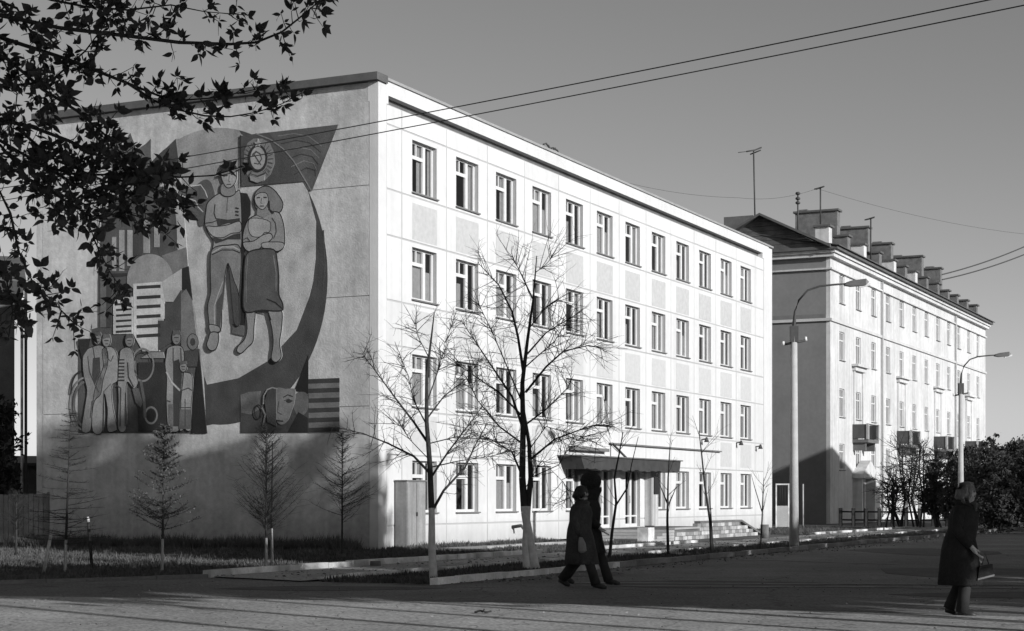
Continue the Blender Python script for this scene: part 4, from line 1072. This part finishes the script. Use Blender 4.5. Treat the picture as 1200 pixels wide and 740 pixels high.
# right-hand shrubs
def shrub_px(px, pyt, w, Y, label, seed, dense, group, sz=.085):
    x = (px - 600) / F * Y; H = CAMH + (HZ - pyt) * Y / F; W = w / F * Y / 2; rnd = random.Random(seed)
    bl = [(rnd.uniform(-.5, .5) * W, rnd.uniform(-.5, .5) * W, H * rnd.uniform(.3, .85), W * rnd.uniform(.45, .7), H * rnd.uniform(.15, .24)) for _ in range(7)] + [(0, 0, H * .45, W * .8, H * .4), (rnd.uniform(-.3, .3) * W, 0, H * .85, W * .35, H * .14)]
    return leafy('evergreen_shrub', label, 'shrub', (x, Y, 0), bl, int(dense * 2.4), sz, M_ever, seed, group, .4, .12)
G = 'dark shrubs at the right edge'
shrub_px(1135, 514, 62, 86, 'dark shrub just right of the farther lamp pole', 41, 6000, G)
shrub_px(1160, 505, 70, 83, 'highest dark shrub between the lamp pole and the right edge', 42, 7000, G)
shrub_px(1190, 508, 76, 86, 'dark shrub cut by the right edge of the picture', 43, 7000, G)
shrub_px(1215, 522, 70, 80, 'dark shrub mostly beyond the right edge', 44, 6000, G)
shrub_px(1098, 530, 40, 90, 'thinner dark shrub left of the farther lamp pole', 45, 2200, G)
shrub_px(1172, 560, 70, 76, 'low dark shrub in front of the highest one', 46, 6000, G)
def bare_shrub(px, pyt, w, Y, label, seed):
    rnd = random.Random(seed); x = (px - 600) / F * Y; H = CAMH + (HZ - pyt) * Y / F
    o = thing('bare_bush', label, 'bush', (x, Y, 0), 0, 'leafless bushes before the apartment block'); W = w / F * Y / 2
    b = MB(); c = MB(); c.use(M_bark)
    for k in range(5):
        a = rnd.uniform(-1, 1); P = [Vector((a * .7, rnd.uniform(-.4, .4), 0)), Vector((a * W * .3, rnd.uniform(-.3, .3), H * .35)), Vector((a * W * .6, rnd.uniform(-.5, .5), H * .7)), Vector((a * W * .8, 0, H))]
        b.tube(P, [.055, .045, .035, .015], 6, cap=False)
        for j in range(30):
            t = rnd.uniform(.8, 2.99); i = int(t); p = P[i].lerp(P[i + 1], t - i)
            branch_rec(c, p, Vector((rnd.gauss(0, 1), rnd.gauss(0, .6), rnd.gauss(.3, .7))), rnd.uniform(.4, 1.1), .022, 1, rnd, 0, .6, .012)
    b.build('stems', M_bark, o, recalc=False); c.build('crown', None, o, recalc=False)
bare_shrub(1063, 522, 44, 92, 'leafless bush nearest the gable-shaped shadow on the apartment block', 51)
bare_shrub(1086, 528, 40, 90, 'second leafless bush, between the first one and the dark shrubs', 52)
bare_shrub(1045, 560, 20, 90, 'smallest leafless bush beside the low dark fence', 53)
# low fence and gate by the apartment block
lf = thing('low_fence', 'low dark rail fence before the apartment block doorway', 'fence', (0, 0, 0))
A_ = at(985, Y=96, py=HZ); B_ = at(1110, Y=92, py=HZ); A_.z = 0; B_.z = 0
lf.location = A_
D_ = B_ - A_
for i in range(9):
    b = MB(); p = D_ * i / 8; b.box(p.x - .09, p.x + .09, p.y - .09, p.y + .09, 0, 1.0); b.build('post', M_bark, lf)
for z in (.35, .8):
    b = MB(); b.tube([Vector((0, 0, z)), D_ + Vector((0, 0, z))], .05, 6); b.build('rail', M_bark, lf)
p0 = at(909, Y=90, py=HZ); p1 = at(925, Y=90, py=HZ)
ga = thing('metal_gate', 'pale lower-panelled gate between the white building and the lamp', 'gate', (p0.x, 90, 0))
w2 = p1.x - p0.x; zt = CAMH + (HZ - 567) * 90 / F; zm = CAMH + (HZ - 593) * 90 / F
b = MB(); b.box(0, .06, 0, .06, 0, zt); b.box(w2 - .06, w2, 0, .06, 0, zt); b.box(.06, w2 - .06, 0, .06, zt - .07, zt); b.build('frame', M_kerb, ga)
b = MB(); b.box(.06, w2 - .06, .01, .04, .05, zm); b.build('panel', M_conc, ga)
b = MB()
for i in range(5): b.tube([(.1 + i * w2 / 5.5, .03, zm), (.1 + i * w2 / 5.5, .03, zt - .07)], .012, 5)
b.build('bars', M_iron, ga)
p = at(941, Y=92, py=HZ); b = MB(); b.tube([(0, 0, 0), (0, 0, 2.3)], .045, 8); tag(b.build('thin_post', M_steel, None, (p.x, 92, 0)), 'thin grey post just right of the nearest street lamp', 'post')
p = at(896, 632); b = MB(); b.tube([(0, 0, 0), (0, 0, .55)], .16, 10); tag(b.build('bollard', M_conc_d, None, p), 'short grey bollard at the far corner of the white building', 'bollard')
p = at(440, 665); b = MB(); b.tube([(0, 0, 0), (0, 0, .14)], [.13, .12], 10); tag(b.build('kerb_bollard', M_conc_d, None, p), 'stubby dark block at the end of the lawn kerb by the corner', 'bollard')

# ================================================================ near branches, top left
class BranchSet: pass
def leaf_mesh(L_, W_2, bend):
    b = MB(); n = 5; vs = []
    for i in range(n + 1):
        t = i / n; w = W_2 * math.sin(math.pi * t ** .75) ** 1.25 if 0 < t < 1 else 0; z = bend * t * t * L_
        vs += [(t * L_, -w, z + .15 * w), (t * L_, 0, z), (t * L_, w, z + .15 * w)]
    fs = []
    for i in range(n): a = 3 * i; fs += [(a, a + 3, a + 4, a + 1), (a + 1, a + 4, a + 5, a + 2)]
    b.add(vs, fs, True); return b
LEAF = [leaf_mesh(.052, .0095, -.35), leaf_mesh(.062, .014, .3), leaf_mesh(.040, .009, .1), leaf_mesh(.052, .017, -.15), leaf_mesh(.034, .012, .4)]
LME = []
for l in LEAF: me = l.mesh('leaf'); me.materials.append(M_leaf); LME.append(me)
YB = 8.0
tr_org = Vector((-4.1, 8.6, 0))
cherry = thing('bird_cherry_tree', 'near leafy bird cherry whose dark branches hang into the upper left corner', 'tree', tr_org)
b = MB(); b.tube([(0, 0, 0), (.05, 0, 1.5), (.0, .05, 3.0), (.1, 0, 4.6), (0, 0, 6)], [.16, .13, .11, .08, .03], 12); b.build('trunk', M_bark, cherry)
rl = random.Random(77)
leaves = []
def bpx(q, Y): return at(q[0], q[1], Y) - tr_org
brs = [
 ([(-180, -20), (0, 18), (70, 33), (155, 43), (210, 50), (270, 52), (300, 50), (330, 38), (350, 22), (370, 5), (384, -8)], .012, 7.8, 1.0, 1),
 ([(-180, 40), (0, 44), (40, 57), (80, 70), (110, 82), (150, 98), (185, 112), (210, 118), (250, 115), (300, 105)], .013, 8.2, 1.0, 1),
 ([(150, 98), (180, 118), (205, 128), (240, 136), (270, 137), (300, 132), (330, 122), (354, 109)], .007, 8.15, .8, 1),
 ([(-180, 110), (0, 140), (40, 150), (80, 165), (120, 185), (165, 202), (210, 208), (250, 206), (286, 195)], .012, 8.0, 1.1, .55),
 ([(-150, 0), (10, 70), (50, 105), (90, 130), (125, 160), (150, 190), (175, 220)], .011, 7.9, 1.3, 1),
 ([(-180, 120), (0, 165), (60, 200), (110, 228), (150, 250), (185, 262)], .011, 8.3, 1.6, 1),
 ([(-180, 160), (0, 190), (60, 225), (100, 250), (112, 285), (128, 318), (145, 342)], .009, 7.9, 1.2, 1),
 ([(-150, 190), (-5, 215), (12, 250), (22, 295), (38, 330), (60, 352), (86, 378)], .009, 7.7, 1.3, 1),
 ([(-180, 280), (-10, 300), (8, 330), (15, 365), (10, 395)], .007, 7.8, 1.0, 1),
 ([(-120, -60), (60, 0), (100, 8), (150, 12), (200, 6), (240, 14), (290, 18)], .008, 8.1, 1.2, .7),
 ([(-100, -40), (20, 10), (40, 45), (55, 85), (60, 120)], .008, 8.0, 1.1, 1),
 ([(-100, 60), (20, 100), (60, 95), (100, 60), (130, 20), (150, 2)], .008, 8.2, .8, 1),
 ([(30, 190), (90, 205), (140, 205), (190, 225), (215, 245)], .008, 7.9, 1.8, 1),
 ([(40, 215), (100, 240), (150, 232), (200, 205)], .007, 8.1, 1.7, 1),
 ([(20, 150), (60, 185), (95, 200), (130, 215), (160, 240)], .008, 8.1, 1.6, 1),
 ([(0, 170), (30, 205), (60, 240), (80, 262)], .007, 8.0, 1.3, 1),
 ([(-120, 40), (0, 60), (20, 110), (15, 160)], .007, 8.0, 1.2, 1),
]
def whorl(p, d, n, tipd):
    for i in range(n):
        v = (d * tipd + Vector((rl.gauss(0, 1), rl.gauss(0, .8), rl.gauss(.12, 1)))).normalized()
        leaves.append((p + v * .004, v, rl.uniform(.6, 1.2)))
for (pts, r0, Yb, dens, full) in brs:
    P = [bpx(q, Yb + .25 * math.sin(i * 1.3)) for i, q in enumerate(pts)]
    n = len(P); bb = MB().use(M_bark)
    bb.tube(P, [max(.0022, r0 * (1 - .85 * i / (n - 1))) for i in range(n)], 6, cap=False)
    inframe = [i for i, q in enumerate(pts) if q[0] > -20]
    i0 = max(0, inframe[0] - 1)
    tot = sum((P[i + 1] - P[i]).length for i in range(i0, n - 1))
    for k in range(int(tot * 22 * dens)):
        t = i0 + rl.random() * (n - 1 - i0)
        if full < 1 and t > n * .62 and rl.random() > full * .55: continue
        j = min(int(t), n - 2); p = P[j].lerp(P[j + 1], t - j); d = (P[j + 1] - P[j]).normalized()
        side = Vector((rl.gauss(0, .7), rl.gauss(0, .6), rl.gauss(.15, .9))).normalized(); ln = rl.uniform(.015, .13) * (1.25 if dens > 1.4 else 1)
        dd = (d * .7 + side * .9).normalized(); e = p + dd * ln; m_ = p.lerp(e, .5) + Vector((0, 0, -.006))
        bb.tube([p, m_, e], [.0024, .0019, .0014], 4, cap=False)
        whorl(e, dd, rl.randint(3, 7), 1.0)
        if ln > .07: whorl(m_, dd, rl.randint(2, 4), .3)
        if rl.random() < .16:   # hanging flower catkins
            q = e + Vector((rl.uniform(-.01, .01), 0, -rl.uniform(.03, .07))); bb.tube([e, q], [.002, .0008], 3, cap=False)
    whorl(P[-1], (P[-1] - P[-2]).normalized(), 6, 1.2)
    bb.build('branch', None, cherry, recalc=False)
rl.shuffle(leaves)
ups = Vector((0, 0, 1))
def leaf_matrix(p, v, s):
    u = v.cross(Vector((rl.gauss(0, 1), rl.gauss(0, 1), rl.gauss(0, 1)))).normalized(); w = v.cross(u)
    return Matrix(((v.x * s, u.x * s, w.x * s, p.x), (v.y * s, u.y * s, w.y * s, p.y), (v.z * s, u.z * s, w.z * s, p.z), (0, 0, 0, 1)))
leaves.sort(key=lambda a: -a[2])
vis = [l for l in leaves if (l[0] + tr_org).x / (l[0] + tr_org).y > -.29]
rest = [l for l in leaves if not ((l[0] + tr_org).x / (l[0] + tr_org).y > -.29)]
for (p, v, s) in vis[:300]:
    o = link('leaf', rl.choice(LME), cherry); o.matrix_local = leaf_matrix(p, v, s)
fol = MB()
for (p, v, s) in vis[300:] + rest:
    l = rl.choice(LEAF); Mx = leaf_matrix(p, v, s); fol.add([Mx @ Vector(q) for q in l.v], l.f, True)
o = fol.build('foliage', M_leaf, cherry, recalc=False); o['kind'] = 'stuff'

# ================================================================ PEOPLE
M_skin = mat('skin', .32, .6, .05, 8); M_coat_d = mat('black_coat', .016, .9, .35, 5, .8, 22); M_coat_g = mat('grey_coat', .04, .85, .45, 4, .9, 20)
M_hair = mat('dark_hair', .03, .6, .3, 40); M_hair2 = mat('brown_hair', .14, .6, .3, 40); M_trou = mat('dark_trousers', .025, .9, .2, 6); M_shoe = mat('shoes', .03, .5, .1, 6); M_fur = mat('fur_hat', .02, 1, .5, 40, .9, 90)
M_stock = mat('grey_skirt', .07, .9, .2, 6); M_eye = mat('eye_dark', .02, .3, .1, 5)
def body_mesh(o, sc, pose):
    vs = []; es = []; rs = []
    def add(p, r, par=None):
        vs.append(tuple(p)); rs.append(r)
        if par is not None: es.append((par, len(vs) - 1))
        return len(vs) - 1
    pel = add((0, 0, .93), .13); sp = add((.01, 0, 1.12), .115, pel); ch = add((pose.get('lean', .02), 0, 1.34), .14, sp)
    lx = pose.get('lean', .02); nk = add((lx + .015, 0, 1.475), .055, ch); hx = lx + pose.get('head', .03)
    h1 = add((hx, 0, 1.55), .072, nk); h2 = add((hx + .005, 0, 1.625), .088, h1); h3 = add((hx - .005, 0, 1.69), .06, h2)
    add((hx + .105, 0, 1.60), .013, h2); add((hx + .07, 0, 1.54), .035, h1)
    for s in (-1, 1):
        add((hx - .005, s * .092, 1.61), .016, h2)
        sh = add((lx, s * .155, 1.385), .05, ch); A = pose['arm'][0 if s < 0 else 1]
        el = add((A[0], s * .215, A[1]), .045, sh); wr = add((A[2], s * .19, A[3]), .028, el)
        d = Vector((A[2] - A[0], 0, A[3] - A[1])).normalized()
        pm = add((A[2] + d.x * .07, s * .185, A[3] + d.z * .07), .032, wr)
        for f_, (off, ln) in enumerate(((-.027, .072), (-.009, .082), (.009, .078), (.027, .062))):
            k1 = add((A[2] + d.x * .11, s * .185 + off, A[3] + d.z * .11), .0095, pm)
            k2 = add((A[2] + d.x * (.11 + ln * .5) + .012, s * .185 + off, A[3] + d.z * (.11 + ln * .5)), .0085, k1); add((A[2] + d.x * (.11 + ln) + .034, s * .185 + off, A[3] + d.z * (.11 + ln * .9)), .0075, k2)
        t1 = add((A[2] + d.x * .05 + .035, s * .165, A[3] + d.z * .05), .011, wr); add((A[2] + d.x * .09 + .05, s * .16, A[3] + d.z * .09), .009, t1)
        hp = add((0, s * .09, .86), .085, pel); Lg = pose['leg'][0 if s < 0 else 1]
        kn = add((Lg[0], s * .085, Lg[1]), .06, hp); an = add((Lg[2], s * .08, Lg[3]), .038, kn); add((Lg[2] + Lg[4], s * .085, Lg[5]), .03, an)
    me = bpy.data.meshes.new('body'); me.from_pydata(vs, es, []); me.materials.append(M_skin)
    ob = link('body', me, o)
    sk = ob.modifiers.new('skin', 'SKIN'); me.skin_vertices  # radii layer made with the modifier
    for i, r in enumerate(rs): me.skin_vertices[0].data[i].radius = (r, r); me.skin_vertices[0].data[i].use_root = (i == 0)
    ob.modifiers.new('smooth', 'SUBSURF').levels = 1; ob.modifiers['smooth'].render_levels = 2
    for p in me.polygons: p.use_smooth = True
    sk.use_smooth_shade = True
    return ob
def person(label, loc, rz, sc, pose, coat, hem, hair, hat=None, skirt=False, sleeve=None):
    o = thing('person', label, 'person', loc, rz, None); o.scale = (sc, sc, sc)
    body_mesh(o, sc, pose); lx = pose.get('lean', .02); hx = lx + pose.get('head', .03)
    fl = pose.get('flare', 0)
    b = MB(); b.loft([(lx + .01, 0, 1.475, .08, .09), (lx, 0, 1.44, .13, .17), (lx, 0, 1.40, .16, .225), (lx, 0, 1.30, .19, .24), (lx * .8, 0, 1.15, .19, .23), (0, 0, 1.02, .20, .235), (fl * .3, 0, .9, .23, .25), (fl * .6, 0, .75, .25, .26), (fl, 0, (hem + .02), .28 + abs(fl) * .3, .27), (fl, 0, hem, .27 + abs(fl) * .3, .26)], 40, .07)
    ct = b.build('coat', coat, o)
    b = MB(); b.loft([(lx + .0, 0, 1.43, .125, .15), (lx + .005, 0, 1.5, .10, .105), (lx - .01, 0, 1.53, .115, .12), (lx - .01, 0, 1.52, .085, .09)], 16); b.build('collar', sleeve or coat, o)
    for s in (-1, 1):
        A = pose['arm'][0 if s < 0 else 1]
        b = MB(); b.tube([(lx, s * .17, 1.41), (lx * .5 + A[0] * .5, s * .215, (1.41 + A[1]) / 2), (A[0], s * .225, A[1]), ((A[0] + A[2]) / 2, s * .21, (A[1] + A[3]) / 2), (A[2], s * .19, A[3] + .01)], [.088, .082, .07, .064, .055], 12); b.build('sleeve', sleeve or coat, o)
        Lg = pose['leg'][0 if s < 0 else 1]
        if not skirt:
            b = MB(); b.tube([(0, s * .09, .88), (Lg[0] * .5, s * .09, (.88 + Lg[1]) / 2), (Lg[0], s * .085, Lg[1]), ((Lg[0] + Lg[2]) / 2, s * .085, (Lg[1] + Lg[3]) / 2), (Lg[2], s * .08, Lg[3] - .02)], [.115, .105, .085, .08, .085], 12); b.build('trouser_leg', M_trou, o)
        else:
            b = MB(); b.tube([(Lg[0], s * .085, Lg[1] - .08), ((Lg[0] + Lg[2]) / 2, s * .085, (Lg[1] + Lg[3]) / 2), (Lg[2], s * .08, Lg[3])], [.062, .066, .05], 12); b.build('boot_shaft', M_shoe, o)
        b = MB(); dx, dz = Lg[4], Lg[5] - Lg[3]; a = Vector((Lg[2] - .05, s * .08, Lg[3] - .03)); c = Vector((Lg[2] + dx + .04, s * .085, Lg[5] - .0))
        b.tube([a, a.lerp(c, .35) + Vector((0, 0, .01)), a.lerp(c, .75), c], [.042, .05, .045, .025], 10); b.build('shoe', M_shoe, o)
        b = MB(); b.ball((hx + .083, s * .033, 1.632), .012, .013, .009, 8, 6); b.build('eye', M_eye, o)
    b = MB(); b.tube([(hx + .088, -.022, 1.565), (hx + .096, 0, 1.566), (hx + .088, .022, 1.565)], .006, 6); b.build('mouth', mat('lips', .18, .5, .05, 8), o)
    b = MB(); b.tube([(hx + .02, -.0, 1.49), (hx + .09, .03, 1.46), (hx + .10, -.03, 1.38)], [.05, .04, .02], 8); b.build('scarf', M_stock, o)
    def locks(m, n, zlo, rr, back=1.0):
        rh = random.Random(int(loc[0] * 100)); b = MB()
        b.ball((hx - .022, 0, 1.655), .108, .104, .10, 18, 12, .02)
        for i in range(n):
            a = rh.uniform(-2.25, 2.25) + math.pi; ca, sa = math.cos(a), math.sin(a); R1 = rr * rh.uniform(.92, 1.08); zl = zlo + rh.uniform(-.03, .05) + (.05 if abs(a - math.pi) > 1.6 else 0)
            top = Vector((hx - .01 + ca * .03, sa * .03, 1.755)); w1 = rh.uniform(-.015, .015)
            b.tube([top, (hx - .015 + ca * .085, sa * .085, 1.735), (hx - .02 + ca * R1, sa * R1, 1.65), (hx - .02 + ca * (R1 + .012) + w1, sa * (R1 + .012) + w1, (1.65 + zl) / 2), (hx - .015 + ca * (R1 - .01 + w1), sa * (R1 - .01) - w1, zl)], [.014, .02, .022, .02, .008], 5)
        b.build('hair', m, o)
    if hair == 'locks': locks(M_hair2, 90, 1.50, .112)
    elif hair == 'curly': locks(M_hair, 80, 1.53, .115)
    elif hair == 'bob':
        b = MB(); b.ball((hx - .02, 0, 1.655), .115, .118, .105, 16, 10, .03); b.ball((hx - .05, 0, 1.58), .085, .11, .10, 14, 8, .03); b.build('hair', M_hair, o)
    elif hair == 'bobfair':
        b = MB(); b.ball((hx - .02, 0, 1.66), .115, .115, .10, 16, 10, .03); b.ball((hx - .055, 0, 1.575), .08, .105, .10, 14, 8, .04); b.build('hair', M_hair2, o)
    elif hair == 'curly':
        b = MB(); b.ball((hx - .025, 0, 1.66), .118, .12, .10, 16, 10, .05); b.ball((hx - .085, 0, 1.57), .075, .10, .085, 14, 8, .08); b.build('hair', M_hair, o)
    else:
        b = MB(); b.ball((hx - .02, 0, 1.66), .105, .10, .085, 16, 10, .02); b.build('hair', M_hair2, o)
    if skirt: b = MB(); b.loft([(0, 0, .95, .14, .19), (fl * .5, 0, .75, .2, .22), (fl, 0, hem - .1, .23, .245)], 18); b.build('skirt', M_stock, o)
    return o
def strut(front): # legs: knee x,z, ankle x,z, toe dx, toe z
    return (.20, .50, .34, .10, .15, .035) if front else (-.10, .48, -.36, .17, .10, .045)
pose1 = dict(lean=.03, head=.03, arm=[(.02, 1.12, .10, .88), (-.12, 1.14, -.14, .88)], leg=[strut(True), strut(False)], flare=.05)
g1 = at(679, Y=29.7, py=HZ); 
person('person striding right in a mid-length grey coat with one pale sleeve', (g1.x, 29.7, 0), R(-25), 1.0, pose1, M_coat_g, .42, 'curly')
h1 = thing('shoulder_bag', 'pale soft bag carried low by the walker in the grey coat', 'bag', (g1.x + .03, 29.38, .62))
b = MB(); b.loft([(0, 0, 0, .03, .02), (.01, 0, .04, .075, .03), (0, 0, .16, .065, .03), (-.02, 0, .27, .03, .02)], 12); b.build('bag_body', mat('bag_cloth', .2, .8, .15, 8), h1)
b = MB(); b.tube([(-.03, 0, .26), (-.035, 0, .34), (0.02, 0, .26)], .008, 6); b.build('handle', M_shoe, h1)
pose2 = dict(lean=.03, head=.02, arm=[(.08, 1.13, .24, .98), (-.08, 1.12, -.02, .88)], leg=[strut(False), strut(True)], flare=.02)
g2 = at(689, Y=30.8, py=HZ)
p2 = person('taller person in a black coat and big round dark fur hat, behind the grey-coated walker', (g2.x, 30.8, 0), R(-15), 1.05, pose2, M_coat_d, .55, 'short')
b = MB(); b.ball((.05, 0, 1.76), .178, .175, .178, 28, 18, .018); b.build('fur_hat', M_fur, p2)
b = MB(); b.loft([(.03, 0, 1.38, .11, .16), (.06, 0, 1.5, .13, .14), (.09, 0, 1.6, .15, .12), (.11, 0, 1.66, .13, .10)], 16); b.build('raised_collar', M_coat_d, p2)
pose3 = dict(lean=.05, head=.06, arm=[(.02, 1.14, .2, .92), (-.02, 1.12, .12, .86)], leg=[(.10, .49, .05, .09, .14, .035), (.0, .48, -.16, .12, .12, .035)], flare=.0)
g3 = at(1125, Y=22.6, py=HZ)
person('person in a long dark coat with fair hair walking right at the right edge', (g3.x, 22.6, 0), R(-30), 1.0, pose3, M_coat_d, .42, 'locks', None, False)
hb = thing('handbag', 'small pale-edged handbag held by the walker in the long dark coat', 'bag', (g3.x + .27, 22.4, .50))
b = MB(); b.prism([(-.1, -.04, 0), (.1, -.04, .04), (.09, -.04, .2), (-.08, -.04, .17)], (0, .08, 0)); b.build('bag_body', M_coat_d, hb)
b = MB(); b.prism([(-.105, -.045, -.01), (.11, -.045, .045), (.115, -.045, .07), (-.1, -.045, .015)], (0, .09, 0)); b.build('trim', mat('bag_trim', .16, .8, .1, 8), hb)
b = MB(); b.tube([(-.04, 0, .19), (0, 0, .34), (.05, 0, .2)], .008, 6); b.build('handle', M_shoe, hb)

# ================================================================ what stands across the avenue (it throws the long shadows), and unseen light blockers added
Lp = Vector((math.sin(SUN_TH), -math.cos(SUN_TH), 0)); Up = Vector((math.cos(SUN_TH), math.sin(SUN_TH), 0))     # towards the sun / across it
def UV(u, v): return Up * u + Lp * v
protoT = leafy('lime_tree', 'broad tree across the avenue', 'tree', (60, -40, 0), [(0, 0, 5.6, 2.2, 1.7), (1.5, .4, 4.6, 1.7, 1.6), (-1.5, -.3, 4.8, 1.8, 1.6), (.2, 1.2, 3.6, 2.1, 1.6), (-.3, -1.3, 3.4, 2.1, 1.6), (0, 0, 7.0, 1.2, 1.0)], 5200, .26, M_ever, 61, 'trees across the avenue', 2.4, .2)
protoH = leafy('tall_tree', 'high-crowned tree across the street', 'tree', (70, -60, 0), [(0, 0, 6.6, 1.7, 1.3), (1.2, .4, 5.8, 1.3, 1.0), (-1.2, -.3, 6.0, 1.4, 1.0), (.2, 1.0, 5.2, 1.5, .8), (0, 0, 7.6, 1.0, .5)], 4200, .24, M_ever, 62, 'trees across the street', 4.4, .11)
low = []; high = []
for i in range(12):
    u = 34.9 + i * 3.4; low.append((u, -9 + 2.5 * math.sin(i * 2.1), None))
low = [(u, v, (v + 35.0 + .369 * (u - 33)) * .325) for (u, v, _) in low]
low += [(u, -15 + math.sin(u), 13.2) for u in (75.5, 78.5, 81.5, 84.5)]
low += [(26.0, 2, 13.5), (28.0, -4, 20.0), (29.4, -7, 18.4), (30.6, -5, 17.4), (31.7, -6, 16.2), (25.2, -3, 9.5)]
high = [(11.8, 1, 15.5), (13.6, -1, 15.0), (15.2, 2, 14.2), (16.6, 0, 13.0), (18.0, 1, 12.0), (19.4, 0, 8.6), (19.2, 7, 13.5), (21.0, 1, 9.0), (21.2, 8, 13.5), (22.4, 3, 10.5), (27.5, 6, 15.0), (6.5, 3, 6.5)]
for proto, spec in ((protoT, low), (protoH, high)):
    for i, (u, v, H) in enumerate(spec):
        p = UV(u, v); s_ = H / 8.0
        o = proto if i == 0 else copy_tree(proto)
        o.location = (p.x, p.y, 0); w = min(s_, 1.05) if proto is protoT else .95
        if 28 < u < 33: w = .8
        o.scale = (w, w, s_); o.rotation_euler = (0, 0, i * 1.3)
# house with a gable whose shadow lies on the apartment block
pc = Vector((FX, FY, 0)) + Lp * 30
oh = thing('gabled_house', 'two storey gabled house across the avenue', 'house', pc, SUN_TH)
zr = 4.7 + 30 * .325
b = MB(); b.box(-4.5, 11.4, -8, 0, 0, zr - 2.2); b.build('wall', M_conc, oh)
b = MB(); b.prism([(-4.9, 0, zr - 1.5), (.4, 0, zr), (7, 0, zr - 1.25), (11.7, 0, zr - 1.0), (11.7, 0, zr - 1.9), (-4.9, 0, zr - 2.1)], (0, -8, 0)); b.build('roof', M_coping, oh)
b = MB(); b.box(-.1, .5, -3.6, -3, zr - .6, zr + .9); b.build('chimney', M_brick, oh)
leafy('added_shade_tree', 'unseen leafy tree added near the camera to shade the near branches', 'tree', (5.2, 1.2, 0), [(-2.2, 2.2, 4.6, 1.6, 1.3), (-3.4, 3.2, 4.9, 1.5, 1.2), (-1.0, 1.6, 4.4, 1.6, 1.4), (-2.6, 1.0, 5.6, 1.8, 1.4), (-4.2, 2.0, 5.6, 1.5, 1.2), (-1.2, 3.0, 5.8, 1.5, 1.0), (-2.4, 3.6, 6.6, 1.6, 1.0)], 16000, .14, M_ever, 71, None, 2.4, .2)  # crown out of view, added to keep sun off the overhanging leaves
bb_ = thing('added_sky_blocker', 'unseen four storey block added behind the camera to cut the sky light', 'building', (-75, -34, 0))  # out of view, added to hold back sky light from behind
b = MB(); b.box(0, 95, -12, 0, 0, 14.0); b.build('wall', mat('sky_blocker_grey', .22, .95, .1, .5), bb_)
b = MB(); b.box(-.4, 95.4, -12.4, .4, 14.0, 14.3); b.build('roof', M_coping, bb_)
b = MB()
for i in range(28):
    for j in range(4): b.box(1.6 + i * 3.3, 3.1 + i * 3.3, 0, .02, 1.2 + j * 3.3, 2.8 + j * 3.3)
b.build('windows', M_dark, bb_)['kind'] = 'stuff'
# poles that carry the wires
for (P, Hh, lab) in ((wA - dA * .16, 8.4, 'wooden wire pole beyond the left edge'), (wB + dA * .27, 8.6, 'wooden wire pole beyond the right edge')):
    o = thing('wire_pole', lab, 'pole', (P.x, P.y + .1, 0)); b = MB(); b.tube([(0, 0, 0), (0, 0, P.z + .5)], [.14, .09], 10); b.build('pole', M_bark, o)
    b = MB(); b.box(-.6, .6, -.05, .05, P.z - .05, P.z + .05); b.build('crossarm', M_bark, o)
rnl = random.Random(9); b = MB()
for i in range(2600):
    t = rnl.uniform(-17, 40); n = NR + abs(rnl.gauss(0, .5)) + .1 if rnl.random() < .6 else rnl.uniform(6.2, 8.4)
    q = FP(t, n, .04 if n < 9 else .012); sz = rnl.uniform(.012, .05); a = rnl.uniform(0, 3.1); u = Vector((math.cos(a), math.sin(a), rnl.uniform(-.3, .3))) * sz; w = Vector((-math.sin(a), math.cos(a), .2)) * sz * .6
    b.add([q - u, q + w + Vector((0, 0, sz * .4)), q + u, q - w], [(0, 1, 2, 3)])
for i in range(1400):
    q = Vector((rnl.uniform(-12, 12), rnl.uniform(19, 33), .034)); sz = rnl.uniform(.006, .022); a = rnl.uniform(0, 3.1); u = Vector((math.cos(a), math.sin(a), 0)) * sz; w = Vector((-math.sin(a), math.cos(a), .2)) * sz * .6
    b.add([q - u, q + w + Vector((0, 0, sz * .6)), q + u, q - w], [(0, 1, 2, 3)])
b.build('litter', mat('litter', .2, 1, .4, 5), None, recalc=False)['kind'] = 'stuff'
# scrap on the pavement
p = at(565, 722); b = MB(); b.tube([(-.1, 0, .045), (-.03, .02, .07), (.05, 0, .05), (.12, .03, .06)], .014, 5); b.tube([(0, 0, .05), (.03, -.05, .09)], .01, 5); tag(b.build('fallen_twig', M_bark, None, p), 'small dark twig lying on the pale foreground pavement', 'twig')
